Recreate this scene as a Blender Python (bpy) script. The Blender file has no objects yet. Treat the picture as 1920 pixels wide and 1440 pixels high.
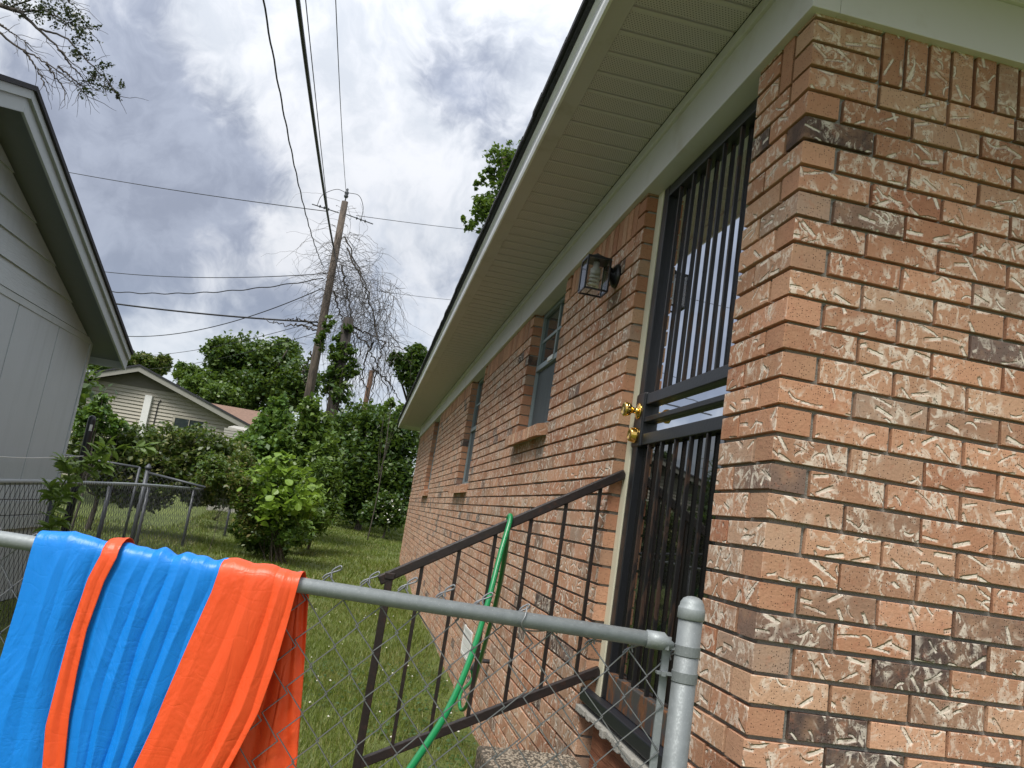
import bpy, math, random
import numpy as np
from mathutils import Vector, Matrix
random.seed(7); rng = np.random.default_rng(7)
S = bpy.context.scene; COL = S.collection
rad = math.radians

# ------------------------------------------------------------------ camera, sky, sun, exposure
C = np.array([-.907, -1.728, 1.261]); FPX = 1504.
def basis(a, b, c):
    f = np.array([math.sin(a)*math.cos(b), math.cos(a)*math.cos(b), math.sin(b)])
    r0 = np.array([math.cos(a), -math.sin(a), 0]); u0 = np.cross(r0, f)
    return math.cos(c)*r0 + math.sin(c)*u0, -math.sin(c)*r0 + math.cos(c)*u0, f
R, U, F = basis(.158, .169, .154)
cam_d = bpy.data.cameras.new('camera'); cam = bpy.data.objects.new('camera', cam_d); COL.objects.link(cam)
cam_d.sensor_width = 36; cam_d.lens = FPX/1920*36; cam_d.clip_start = .05; cam_d.clip_end = 2000
cam.matrix_world = Matrix([[R[i], U[i], -F[i], C[i]] for i in range(3)] + [[0, 0, 0, 1]])
S.camera = cam
EXPOSURE = .66
S.view_settings.view_transform = 'Standard'; S.view_settings.look = 'None'
S.view_settings.exposure = EXPOSURE; S.view_settings.gamma = 1; S.view_settings.use_curve_mapping = False
SUN = Vector((-.36, -.44, .82)).normalized()
sd = bpy.data.lights.new('sun', 'SUN'); sd.energy = 2.6; sd.angle = rad(24); sd.color = (1, .96, .9)
so = bpy.data.objects.new('sun', sd); COL.objects.link(so); so.rotation_euler = SUN.to_track_quat('Z', 'Y').to_euler()

def dirv(px, py): return F + R*(px-960)/FPX - U*(py-720)/FPX
def at(px, py, d): return C + dirv(px, py)*d          # a point d metres deep along the view
def project(q):
    d = np.asarray(q, float) - C; z = d@F
    return 960 + FPX*(d@R)/z, 720 - FPX*(d@U)/z, z

# ------------------------------------------------------------------ node helper
class NT:
    def __init__(s, tree): s.t = tree; s.n = tree.nodes; s.l = tree.links
    def new(s, typ, **kw):
        n = s.n.new(typ)
        for k, v in kw.items(): setattr(n, k, v)
        return n
    def put(s, v, sock):
        if isinstance(v, bpy.types.NodeSocket): s.l.new(v, sock)
        elif v is not None:
            if sock.type == 'RGBA' and len(v) == 3: v = (*v, 1)
            sock.default_value = v
    def m(s, op, a, b=None, c=None, clamp=False):
        n = s.new('ShaderNodeMath', operation=op, use_clamp=clamp)
        for i, v in enumerate((a, b, c)): s.put(v, n.inputs[i])
        return n.outputs[0]
    def v(s, op, a, b=None, scale=None):
        n = s.new('ShaderNodeVectorMath', operation=op)
        s.put(a, n.inputs[0])
        if b is not None: s.put(b, n.inputs[1])
        if scale is not None: s.put(scale, n.inputs['Scale'])
        return n.outputs['Value'] if op in ('DOT_PRODUCT', 'LENGTH', 'DISTANCE') else n.outputs[0]
    def ss(s, x, a, b, lo=0., hi=1.):
        n = s.new('ShaderNodeMapRange', interpolation_type='SMOOTHSTEP', clamp=True)
        for i, v in enumerate((x, a, b, lo, hi)): s.put(v, n.inputs[i])
        return n.outputs[0]
    def mix(s, f, a, b, mode='MIX'):
        n = s.new('ShaderNodeMix', data_type='RGBA', blend_type=mode)
        s.put(f, n.inputs[0]); s.put(a, n.inputs[6]); s.put(b, n.inputs[7])
        return n.outputs[2]
    def noise(s, vec, scale, detail=2, rough=.5, dist=0., col=False):
        n = s.new('ShaderNodeTexNoise'); s.put(vec, n.inputs['Vector'])
        for k, v in (('Scale', scale), ('Detail', detail), ('Roughness', rough), ('Distortion', dist)): n.inputs[k].default_value = v
        return n.outputs['Color' if col else 'Fac']
    def sep(s, v):
        n = s.new('ShaderNodeSeparateXYZ'); s.put(v, n.inputs[0]); return n.outputs
    def comb(s, x, y, z=0.):
        n = s.new('ShaderNodeCombineXYZ')
        for i, v in enumerate((x, y, z)): s.put(v, n.inputs[i])
        return n.outputs[0]
    def ramp(s, x, stops, interp='LINEAR'):
        n = s.new('ShaderNodeValToRGB'); s.put(x, n.inputs[0]); r = n.color_ramp; r.interpolation = interp
        while len(r.elements) < len(stops): r.elements.new(.5)
        for e, (p, c) in zip(r.elements, stops): e.position = p; e.color = (*c, 1)
        return n.outputs[0]
    def bump(s, h, strength=.5, dist=.01):
        n = s.new('ShaderNodeBump'); s.put(h, n.inputs['Height'])
        n.inputs['Strength'].default_value = strength; n.inputs['Distance'].default_value = dist
        return n.outputs[0]
    def tc(s, o='Object'): return s.new('ShaderNodeTexCoord').outputs[o]
    def pos(s): return s.new('ShaderNodeNewGeometry').outputs['Position']

def material(name):
    m = bpy.data.materials.new(name); m.use_nodes = True
    t = NT(m.node_tree); p = t.n['Principled BSDF']
    return m, t, p
def simple(name, col, rough=.5, metal=0., spec=.5, var=.12, scale=12., bump=0., bscale=80., dirt=None):
    m, t, p = material(name); P = t.pos()
    n = t.noise(P, scale, 4, .6)
    a = tuple(c*(1-var) for c in col); b = tuple(min(1, c*(1+var)) for c in col)
    c = t.mix(n, a, b)
    if dirt: c = t.mix(t.ss(t.noise(P, dirt[1], 5, .65), .52, .72, 0, dirt[2]), c, dirt[0])
    t.put(c, p.inputs['Base Color']); p.inputs['Roughness'].default_value = rough
    p.inputs['Metallic'].default_value = metal; p.inputs['Specular IOR Level'].default_value = spec
    if bump: t.put(t.bump(t.noise(P, bscale, 3), bump, .004), p.inputs['Normal'])
    return m

# ------------------------------------------------------------------ world: Nishita daylight seen between procedural clouds
W = bpy.data.worlds.new('World'); S.world = W; W.use_nodes = True
t = NT(W.node_tree); t.n.clear()
D = t.v('NORMALIZE', t.tc('Generated'))
sky = t.new('ShaderNodeTexSky', sky_type='NISHITA'); sky.sun_disc = False
sky.sun_elevation = math.asin(SUN.z); sky.sun_rotation = math.atan2(SUN.x, SUN.y)
d3 = t.sep(D)
warp = t.v('ADD', D, t.v('SCALE', t.v('SUBTRACT', t.noise(D, 5.5, 4, .55, col=True), (.5, .5, .5)), scale=.16))
f1 = t.noise(warp, 4.6, 9, .56)
f2 = t.noise(warp, 12.5, 9, .60)
fld = t.m('ADD', t.m('MULTIPLY', f1, .62), t.m('MULTIPLY', f2, .50))
def blob(px, py, w, r0, r1):
    d = dirv(px, py); d = d/np.linalg.norm(d)
    return t.m('MULTIPLY', t.ss(t.v('DOT_PRODUCT', D, tuple(d)), math.cos(rad(r1)), math.cos(rad(r0))), w)
for b in ((300, 300, .17, 2, 13), (430, 300, .13, 1, 8), (250, 440, .12, 2, 11), (120, 230, .06, 1, 6), (860, 110, .17, 0, 5), (850, 200, .13, 0, 4.5), (700, 290, .06, 0, 3), (620, 330, .05, 0, 3),
          (640, 120, -.20, 2, 12), (760, 350, -.14, 1, 8), (960, 60, -.10, 0, 6), (480, 110, -.10, 1, 7), (450, 450, -.15, 0, 5), (560, 430, -.10, 0, 4), (330, 590, -.06, 0, 5), (600, 560, .05, 1, 7), (60, 150, .05, 1, 6)):
    fld = t.m('ADD', fld, blob(*b))
dark = t.ss(fld, .50, .74)
edge = t.ss(f2, .36, .66)
lit = t.mix(edge, (.565, .58, .615), (.43, .46, .51))
shade = t.mix(edge, (.295, .328, .405), (.220, .248, .318))
cl = t.mix(dark, lit, shade)
# low sky between the clouds towards the horizon: thin pale cover
cover = t.m('MULTIPLY', t.ss(d3[2], -.02, .30, .72, 1.), t.ss(t.noise(warp, 2.6, 6, .6), .30, .48, .78, 1.))
zen = t.ss(d3[2], .15, 1., .92, 1.55)      # an overcast sky brightens evenly to the zenith
b1 = t.new('ShaderNodeBackground'); t.put(sky.outputs[0], b1.inputs[0]); b1.inputs[1].default_value = .11
b2 = t.new('ShaderNodeBackground'); t.put(cl, b2.inputs[0]); t.put(zen, b2.inputs[1])
mx = t.new('ShaderNodeMixShader'); t.put(cover, mx.inputs[0]); t.l.new(b1.outputs[0], mx.inputs[1]); t.l.new(b2.outputs[0], mx.inputs[2])
ow = t.new('ShaderNodeOutputWorld'); t.l.new(mx.outputs[0], ow.inputs[0])

# ------------------------------------------------------------------ mesh helpers
class MB:
    def __init__(s): s.v = []; s.f = []; s.uv = []; s.at = []; s.has = False
    def add(s, vs, fs):
        o = len(s.v); s.v += [tuple(map(float, v)) for v in vs]; s.f += [tuple(o+i for i in f) for f in fs]; return s
    def box(s, lo, hi):
        (a, b, c), (x, y, z) = lo, hi
        return s.add([(a,b,c),(x,b,c),(x,y,c),(a,y,c),(a,b,z),(x,b,z),(x,y,z),(a,y,z)],
                     [(0,3,2,1),(4,5,6,7),(0,1,5,4),(1,2,6,5),(2,3,7,6),(3,0,4,7)])
    def hexa(s, p):   # eight corners: bottom ring then top ring
        return s.add(p, [(0,3,2,1),(4,5,6,7),(0,1,5,4),(1,2,6,5),(2,3,7,6),(3,0,4,7)])
    def bar(s, a, b, w, d, up=(0, 0, 1)):   # rectangular bar from a to b
        a = np.array(a, float); b = np.array(b, float); ax = b-a; ax /= np.linalg.norm(ax)
        u = np.array(up, float); sd = np.cross(ax, u)
        if np.linalg.norm(sd) < 1e-4: sd = np.cross(ax, (1, 0, 0))
        sd /= np.linalg.norm(sd); u = np.cross(sd, ax)
        q = [(-1,-1),(1,-1),(1,1),(-1,1)]
        P = [e + sd*i*w/2 + u*j*d/2 for e in (a, b) for i, j in q]
        return s.add(P, [(0,3,2,1),(4,5,6,7),(0,1,5,4),(1,2,6,5),(2,3,7,6),(3,0,4,7)])
    def tube(s, pts, r, n=8, cap=True):
        pts = np.asarray(pts, float); k = len(pts); r = np.atleast_1d(np.asarray(r, float)); r = np.interp(np.linspace(0, 1, k), np.linspace(0, 1, len(r)), r) if len(r) > 1 else np.full(k, r[0])
        T = np.gradient(pts, axis=0); T /= np.linalg.norm(T, axis=1)[:, None] + 1e-12
        a = np.array((0, 0, 1.)) if abs(T[0][2]) < .9 else np.array((1., 0, 0))
        o = len(s.v); u = np.cross(T[0], a); u /= np.linalg.norm(u)
        for i in range(k):
            u = u - T[i]*(u@T[i]); u /= np.linalg.norm(u) + 1e-12; w = np.cross(T[i], u)
            for j in range(n):
                th = 2*math.pi*j/n; s.v.append(tuple(pts[i] + r[i]*(u*math.cos(th) + w*math.sin(th))))
        for i in range(k-1):
            for j in range(n):
                s.f.append((o+i*n+j, o+i*n+(j+1) % n, o+(i+1)*n+(j+1) % n, o+(i+1)*n+j))
        if cap: s.f.append(tuple(o+j for j in range(n))[::-1]); s.f.append(tuple(o+(k-1)*n+j for j in range(n)))
        return s
    def lathe(s, c, prof, axis=(0, 0, 1), n=20):
        ax = np.array(axis, float); ax /= np.linalg.norm(ax); a = np.array((1., 0, 0)) if abs(ax[0]) < .8 else np.array((0, 1., 0))
        u = np.cross(ax, a); u /= np.linalg.norm(u); w = np.cross(ax, u); o = len(s.v); c = np.array(c, float)
        for r, hh in prof:
            for j in range(n):
                th = 2*math.pi*j/n; s.v.append(tuple(c + ax*hh + r*(u*math.cos(th) + w*math.sin(th))))
        for i in range(len(prof)-1):
            for j in range(n): s.f.append((o+i*n+j, o+i*n+(j+1) % n, o+(i+1)*n+(j+1) % n, o+(i+1)*n+j))
        s.f.append(tuple(o+j for j in range(n))[::-1]); s.f.append(tuple(o+(len(prof)-1)*n+j for j in range(n)))
        return s
    def mesh(s, name, mat, smooth=False):
        me = bpy.data.meshes.new(name); me.from_pydata(s.v, [], s.f)
        if mat: me.materials.append(mat)
        if smooth: me.polygons.foreach_set('use_smooth', [True]*len(me.polygons))
        me.update(); return me
    def build(s, name, mat, parent=None, smooth=False, bevel=0., kind=None):
        return link(name, s.mesh(name, mat, smooth), parent, bevel, kind)
def link(name, me, parent=None, bevel=0., kind=None):
    o = bpy.data.objects.new(name, me); COL.objects.link(o)
    if parent: o.parent = parent
    if kind: o['kind'] = kind
    if bevel:
        b = o.modifiers.new('bevel', 'BEVEL'); b.width = bevel; b.segments = 2; b.limit_method = 'ANGLE'
    if bevel or (me and len(me.polygons) and me.polygons[0].use_smooth):
        sm = None
    return o
def tag(o, label, cat, group=None, kind=None):
    o['label'] = label; o['category'] = cat
    if group: o['group'] = group
    if kind: o['kind'] = kind
    return o
def thing(name, label, cat, group=None):     # an empty at the world origin: its parts carry world coordinates
    o = bpy.data.objects.new(name, None); COL.objects.link(o); o.empty_display_size = .1
    return tag(o, label, cat, group)
def mesh_np(name, V, Fc, mat, smooth=False):   # fast builder: all faces with the same number of corners
    me = bpy.data.meshes.new(name); n, k = Fc.shape
    me.vertices.add(len(V)); me.vertices.foreach_set('co', np.asarray(V, np.float32).ravel())
    me.loops.add(n*k); me.loops.foreach_set('vertex_index', Fc.astype(np.int32).ravel())
    me.polygons.add(n); me.polygons.foreach_set('loop_start', np.arange(0, n*k, k, dtype=np.int32))
    me.polygons.foreach_set('loop_total', np.full(n, k, np.int32))
    if smooth: me.polygons.foreach_set('use_smooth', np.ones(n, bool))
    me.materials.append(mat); me.update(calc_edges=True); return me

# ------------------------------------------------------------------ materials
HT = 2.646; PC = .0677; BL = .19975; JT = .010    # wall height, course, stretcher pitch, joint
def brick_material():
    m, t, p = material('brick'); oi = t.new('ShaderNodeObjectInfo')
    at_ = t.new('ShaderNodeAttribute', attribute_name='bk'); a = t.sep(at_.outputs['Color'])
    oc = t.sep(oi.outputs['Color'])
    rnd = t.m('FRACT', t.m('ADD', a[0], oc[0])); stroke = a[1]
    uv = t.v('ADD', t.tc('UV'), t.comb(t.m('MULTIPLY', oc[1], 53.), t.m('MULTIPLY', oc[2], 71.)))
    x, y, _ = t.sep(uv)
    base = t.ramp(rnd, [(0, (.48, .243, .140)), (.22, (.53, .293, .180)), (.40, (.455, .222, .132)), (.58, (.50, .308, .195)), (.76, (.445, .222, .128)),
                        (.90, (.42, .26, .17)), (.950, (.34, .23, .165)), (.972, (.16, .11, .09)), (.992, (.08, .065, .06))])
    r2 = t.m('FRACT', t.m('MULTIPLY', rnd, 37.7)); base = t.mix(1., base, t.comb(*[t.ss(r2, 0., 1., lo, hi) for lo, hi in ((.76, 1.10), (.70, 1.14), (.68, 1.18))]), 'MULTIPLY')
    n1 = t.noise(uv, 14, 5, .6)
    base = t.mix(t.ss(n1, .42, .72, 0, .45), base, (.45, .265, .16))
    base = t.mix(t.ss(t.noise(uv, 33, 4, .6), .55, .75, 0, .45), base, (.36, .14, .08))
    vs = t.comb(t.m('MULTIPLY', x, 420.), t.m('MULTIPLY', y, 26.))
    drag = t.noise(vs, 1., 3, .6)
    base = t.mix(t.ss(drag, .35, .75, 0, .30), base, t.mix(.5, base, (.22, .09, .055)))
    # gouged slip marks: a short, turned, slightly bent stroke inside each voronoi cell
    hs = None; ms = None
    for cell, ln, wd, thr, sh, curve in ((.064, .39, .076, .40, 0., .12), (.048, .36, .068, .74, 7.3, 1.6), (.090, .33, .036, .45, 3.1, .35)):
        vo = t.new('ShaderNodeTexVoronoi', voronoi_dimensions='2D', feature='F1')
        co = t.v('ADD', t.v('SCALE', uv, scale=1/cell), (sh, sh*1.7, 0)); t.put(co, vo.inputs['Vector']); vo.inputs['Scale'].default_value = 1; vo.inputs['Randomness'].default_value = .85
        dd = t.sep(t.v('SUBTRACT', co, vo.outputs['Position'])); cc = t.sep(vo.outputs['Color'])
        th = t.m('SUBTRACT', t.m('MULTIPLY', t.m('POWER', cc[0], .8), 1.95), 1.30)     # most run down to the right
        cs, sn = t.m('COSINE', th), t.m('SINE', th)
        xr = t.m('ADD', t.m('MULTIPLY', dd[0], cs), t.m('MULTIPLY', dd[1], sn))
        yr = t.m('SUBTRACT', t.m('MULTIPLY', dd[1], cs), t.m('MULTIPLY', dd[0], sn))
        yr = t.m('ADD', yr, t.m('MULTIPLY', t.m('MULTIPLY', xr, xr), t.m('MULTIPLY', t.m('SUBTRACT', cc[1], .5), curve*2)))
        yr = t.m('ADD', yr, t.m('MULTIPLY', t.m('SUBTRACT', t.noise(uv, 130, 3), .5), .07))
        on = t.m('GREATER_THAN', t.m('ADD', cc[2], t.m('MULTIPLY', t.m('SUBTRACT', t.noise(uv, 7, 1), .5), 1.3)), thr+.06)
        yr = t.m('DIVIDE', yr, t.m('ADD', .55, t.m('MULTIPLY', t.noise(uv, 31, 2), 1.0)))
        mk = t.m('MULTIPLY', t.m('MULTIPLY', t.ss(t.m('ABSOLUTE', yr), wd*.5, wd*1.25, 1, 0), t.ss(t.m('ABSOLUTE', xr), ln*.8, ln*1.1, 1, 0)), on)
        ms = mk if ms is None else t.m('MAXIMUM', ms, mk)
    ms = t.m('MULTIPLY', ms, stroke)
    smear = t.m('MULTIPLY', t.ss(t.noise(t.v('MULTIPLY', uv, (1, .7, 1)), 36, 6, .66, 1.2), .48, .60, 0, .80), t.ss(t.noise(uv, 10, 2), .38, .56))
    smear = t.m('MULTIPLY', smear, stroke)
    cream = t.mix(t.noise(uv, 90, 3), (.64, .55, .44), (.86, .79, .69))
    fade = t.ss(t.noise(uv, 25, 3), .32, .55, .25, 1.)
    base = t.mix(t.m('MULTIPLY', t.m('MAXIMUM', t.m('MULTIPLY', ms, fade), smear), .84), base, cream)
    sp = t.new('ShaderNodeTexVoronoi', voronoi_dimensions='2D'); t.put(uv, sp.inputs['Vector']); sp.inputs['Scale'].default_value = 170
    spk = t.m('MULTIPLY', t.ss(sp.outputs['Distance'], .10, .24, 1, 0), t.m('GREATER_THAN', t.sep(sp.outputs['Color'])[0], .80))
    base = t.mix(t.m('MULTIPLY', spk, .85), base, (.035, .022, .016))
    t.put(base, p.inputs['Base Color']); p.inputs['Roughness'].default_value = .86; p.inputs['Specular IOR Level'].default_value = .25
    hh = t.m('ADD', t.m('MULTIPLY', ms, -1.), t.m('MULTIPLY', drag, .16))
    hh = t.m('ADD', hh, t.m('ADD', t.m('MULTIPLY', spk, -.5), t.m('MULTIPLY', t.noise(uv, 120, 4), .35)))
    t.put(t.bump(hh, .95, .0042), p.inputs['Normal'])
    return m
M = {}
M['brick'] = brick_material()
M['mortar'] = simple('mortar', (.29, .28, .25), .95, var=.22, scale=30, bump=.7, bscale=260)
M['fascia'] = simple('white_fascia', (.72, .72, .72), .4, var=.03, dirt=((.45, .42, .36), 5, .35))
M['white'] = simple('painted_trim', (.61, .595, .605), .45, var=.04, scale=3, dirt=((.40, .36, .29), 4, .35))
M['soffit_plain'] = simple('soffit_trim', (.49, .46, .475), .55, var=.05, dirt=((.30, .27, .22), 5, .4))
def soffit_mat():
    m, t, p = material('perforated_soffit'); P = t.pos()
    x, y, z = t.sep(P)
    gx = t.m('SUBTRACT', t.m('FRACT', t.m('MULTIPLY', x, 1/.0098)), .5); gy0 = t.m('MULTIPLY', y, 1/.0098)
    row = t.m('FLOOR', gy0); gx = t.m('SUBTRACT', t.m('FRACT', t.m('ADD', t.m('MULTIPLY', x, 1/.0098), t.m('MULTIPLY', row, .5))), .5)
    gy = t.m('SUBTRACT', t.m('FRACT', gy0), .5)
    r = t.m('SQRT', t.m('ADD', t.m('MULTIPLY', gx, gx), t.m('MULTIPLY', gy, gy)))
    ph = t.m('FRACT', t.m('MULTIPLY', t.m('SUBTRACT', y, .435), 1/.127))
    inside = t.m('MULTIPLY', t.ss(ph, .17, .18), t.ss(ph, .93, .94, 1, 0))
    hole = t.m('MULTIPLY', t.ss(r, .16, .24, 1, 0), inside)
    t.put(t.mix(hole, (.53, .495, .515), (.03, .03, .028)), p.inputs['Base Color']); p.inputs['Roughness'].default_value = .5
    return m
M['soffit'] = soffit_mat()
M['shingle'] = simple('dark_shingle', (.035, .036, .042), .95, var=.5, scale=60, bump=.8, bscale=200)
M['black'] = simple('black_paint', (.012, .013, .016), .38, var=.3, scale=20, bump=.15, bscale=120)
def rusty(name, c1, c2, amt, lo):
    m, t, p = material(name); P = t.pos()
    st = t.v('MULTIPLY', P, (26, 26, 7.))
    n = t.noise(st, 1., 6, .65, .5)
    k = t.ss(n, lo, lo+.10, 0, amt)
    c = t.mix(k, c1, t.mix(t.noise(P, 90, 4), c2, tuple(x*.45 for x in c2)))
    t.put(c, p.inputs['Base Color']); t.put(t.m('ADD', t.m('MULTIPLY', k, .4), .38), p.inputs['Roughness'])
    t.put(t.bump(t.noise(P, 180, 4), .25, .002), p.inputs['Normal'])
    return m
M['bar'] = rusty('rusty_black_bar', (.012, .011, .012), (.075, .034, .016), .75, .50)
M['kick'] = rusty('rusty_kick_plate', (.065, .062, .060), (.20, .080, .026), .92, .47)
M['iron'] = simple('brown_black_iron', (.020, .014, .013), .42, var=.45, scale=25, bump=.25, bscale=90, dirt=((.07, .03, .018), 30, .5))
M['cream'] = simple('cream_trim', (.60, .57, .43), .5, var=.06)
M['brass'] = simple('polished_brass', (.86, .56, .16), .12, metal=1., var=.03)
def glass(name, col, ior=2.3, r=.02):
    m, t, p = material(name); p.inputs['Base Color'].default_value = (*col, 1); p.inputs['Roughness'].default_value = r
    p.inputs['IOR'].default_value = ior
    t.put(t.bump(t.noise(t.pos(), 3.5, 1), .04, .01), p.inputs['Normal']); return m
M['pane'] = glass('door_glass', (.76, .78, .81), 1.5)
M['pane'].node_tree.nodes['Principled BSDF'].inputs['Metallic'].default_value = 1
M['pane_dark'] = glass('dark_door_glass', (.010, .010, .009), 2.1)
M['wpane'] = glass('window_glass', (.035, .045, .05), 1.7, .04)
M['curtain'] = simple('grey_curtain', (.17, .20, .22), .9, var=.1)
def screen_mat():
    m, t, p = material('insect_screen'); P = t.pos()
    x, y, z = t.sep(P)
    n = t.noise(t.v('MULTIPLY', P, (10, 40, 3)), 1., 3)
    t.put(t.mix(n, (.035, .045, .05), (.085, .105, .112)), p.inputs['Base Color']); p.inputs['Roughness'].default_value = .7
    t.put(t.bump(t.noise(P, 900, 1), .3, .001), p.inputs['Normal']); return m
M['screen'] = screen_mat()
M['alum'] = simple('grey_green_aluminium', (.23, .28, .29), .45, metal=.2, var=.15, scale=20)
M['rubber'] = simple('black_rubber', (.012, .014, .020), .42, var=.3)
M['galv'] = None
def galv(name='galvanised_steel', k=1.):
    m, t, p = material(name); P = t.pos()
    n = t.noise(P, 55, 5, .65); sp = t.noise(P, 260, 3, .6)
    c = t.mix(n, (.21*k, .23*k, .235*k), (.34*k, .37*k, .375*k)); c = t.mix(t.ss(sp, .55, .75, 0, .5), c, (.48*k, .50*k, .51*k))
    c = t.mix(t.ss(t.noise(P, 9, 5, .7), .60, .78, 0, .4), c, (.20, .19, .16))
    t.put(c, p.inputs['Base Color']); p.inputs['Metallic'].default_value = .42
    t.put(t.ss(sp, .3, .7, .50, .70), p.inputs['Roughness']); t.put(t.bump(sp, .12, .001), p.inputs['Normal']); return m
M['galv'] = galv(); M['galv_post'] = galv('dull_galvanised_post', .72)
M['wire'] = simple('grey_zinc_wire', (.24, .25, .26), .45, metal=.5, var=.2, scale=40)
M['wire_dark'] = simple('weathered_zinc_wire', (.085, .088, .094), .6, metal=.3, var=.3, scale=40)
M['galv_dark'] = simple('weathered_steel_tube', (.075, .08, .09), .5, metal=.4, var=.25, scale=30)
def vinyl(name, col, col2):
    m, t, p = material(name); P = t.pos()
    n = t.noise(P, 26, 4, .6)
    t.put(t.mix(n, col, col2), p.inputs['Base Color']); p.inputs['Roughness'].default_value = .40
    p.inputs['Specular IOR Level'].default_value = .45; p.inputs['Coat Weight'].default_value = .06; p.inputs['Coat Roughness'].default_value = .2
    w = t.noise(t.v('MULTIPLY', P, (1, 1, .35)), 17, 5, .6, 1.5); w2 = t.noise(P, 420, 2)
    cr = t.noise(t.v('MULTIPLY', P, (1, 1, .45)), 9., 4, .55, 1.2); cr = t.m('ABSOLUTE', t.m('SUBTRACT', cr, .5)); cr = t.ss(cr, 0, .10)
    c2 = t.noise(t.v('MULTIPLY', P, (.5, .5, 1)), 21., 3, .5, .8); c2 = t.ss(t.m('ABSOLUTE', t.m('SUBTRACT', c2, .5)), 0, .05)
    hgt = t.m('ADD', t.m('ADD', t.m('MULTIPLY', w, .6), t.m('MULTIPLY', w2, .03)), t.m('ADD', t.m('MULTIPLY', cr, .24), t.m('MULTIPLY', c2, .05)))
    t.put(t.bump(hgt, .5, .006), p.inputs['Normal'])
    tr = t.new('ShaderNodeBsdfTranslucent'); tr.inputs[0].default_value = (*col, 1)
    mx = t.new('ShaderNodeMixShader'); mx.inputs[0].default_value = .18
    t.l.new(p.outputs[0], mx.inputs[1]); t.l.new(tr.outputs[0], mx.inputs[2]); t.l.new(mx.outputs[0], t.n['Material Output'].inputs[0])
    return m
M['blue'] = vinyl('blue_vinyl', (.006, .235, .76), (.010, .275, .84))
M['orange'] = vinyl('orange_vinyl', (.88, .095, .022), (.93, .12, .032))
M['hose'] = simple('green_hose', (.012, .20, .065), .3, var=.1)
M['shed'] = None
def shed_mat(name, col, vert):
    m, t, p = material(name); P = t.pos()
    s = (60, 60, 7) if vert else (40, 7, 60)
    g = t.noise(t.v('MULTIPLY', P, s), 1., 4, .6, 1.2)
    t.put(t.mix(t.noise(P, 2.5, 4), tuple(c*.93 for c in col), tuple(c*1.06 for c in col)), p.inputs['Base Color'])
    st = t.noise(t.v('MULTIPLY', P, (3, 9, .7)), 1., 5, .6)
    c0 = p.inputs['Base Color'].links[0].from_socket; t.put(t.mix(t.ss(st, .5, .8, 0, .32), c0, tuple(c*.62 for c in col)), p.inputs['Base Color'])
    p.inputs['Roughness'].default_value = .6; t.put(t.bump(g, .45, .008), p.inputs['Normal']); return m
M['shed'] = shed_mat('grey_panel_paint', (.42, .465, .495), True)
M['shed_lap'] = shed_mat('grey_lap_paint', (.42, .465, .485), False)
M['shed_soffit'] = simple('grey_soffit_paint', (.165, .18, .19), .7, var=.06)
M['shed_trim'] = simple('pale_grey_trim', (.36, .40, .41), .5, var=.05)
M['beige'] = simple('beige_siding', (.38, .355, .29), .6, var=.05, scale=4)
M['beige_trim'] = simple('grey_beige_trim', (.27, .265, .23), .6, var=.06)
M['lean'] = simple('off_white_boards', (.40, .385, .34), .6, var=.06)
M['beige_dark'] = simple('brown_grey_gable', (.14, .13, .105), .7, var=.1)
M['tan_roof'] = simple('weathered_shingle', (.21, .13, .095), .9, var=.35, scale=9, bump=.8, bscale=40)
M['white_paint'] = simple('white_paint', (.72, .72, .70), .5, var=.04)
def wood(name, c1, c2, sc=(14, 14, 1.4)):
    m, t, p = material(name); P = t.pos()
    n = t.noise(t.v('MULTIPLY', P, sc), 1., 6, .65, .8)
    t.put(t.mix(t.ss(n, .3, .7), c1, c2), p.inputs['Base Color']); p.inputs['Roughness'].default_value = .85
    t.put(t.bump(n, .6, .02), p.inputs['Normal']); return m
M['pole'] = wood('weathered_pole', (.045, .037, .031), (.14, .108, .085))
M['pole_dark'] = wood('dark_stub_pole', (.016, .014, .012), (.045, .036, .030))
M['post_rust'] = wood('rust_brown_pole', (.07, .035, .02), (.14, .075, .04))
M['plank'] = wood('red_brown_board', (.17, .055, .024), (.29, .115, .055), (9, 3.5, 60))
M['bark'] = wood('bark', (.045, .037, .03), (.12, .10, .08), (30, 30, 6))
M['twig'] = simple('dead_vine', (.060, .050, .042), .9, var=.4)
M['cable'] = simple('black_cable', (.012, .012, .014), .6, var=.2)
M['glassclear'] = None
def leaf(name, c1, c2, c3=None, trans=.35, rough=.5):
    m, t, p = material(name)
    g = t.new('ShaderNodeNewGeometry'); r = g.outputs['Random Per Island']
    big = t.noise(t.pos(), 1.3, 3)
    c = t.mix(r, c1, c2)
    if c3: c = t.mix(t.ss(t.m('ADD', t.m('MULTIPLY', r, .5), t.m('MULTIPLY', big, .7)), .62, .86), c, c3)
    t.put(c, p.inputs['Base Color']); p.inputs['Roughness'].default_value = rough-.10; p.inputs['Specular IOR Level'].default_value = .5
    tr = t.new('ShaderNodeBsdfTranslucent'); t.put(t.mix(.5, c, (.20, .30, .02)), tr.inputs[0])
    mx = t.new('ShaderNodeMixShader'); mx.inputs[0].default_value = trans
    t.l.new(p.outputs[0], mx.inputs[1]); t.l.new(tr.outputs[0], mx.inputs[2]); t.l.new(mx.outputs[0], t.n['Material Output'].inputs[0])
    return m
M['leaf_dark'] = leaf('dark_leaves', (.028, .064, .014), (.068, .128, .028), (.115, .175, .040), .30)
M['leaf_mid'] = leaf('mid_leaves', (.052, .104, .018), (.115, .195, .040), (.17, .25, .06), .36)
M['leaf_light'] = leaf('light_leaves', (.055, .12, .022), (.12, .22, .045), (.17, .28, .07), .38)
M['leaf_lime'] = leaf('lime_leaves', (.14, .25, .028), (.27, .40, .065), None, .42)
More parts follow.
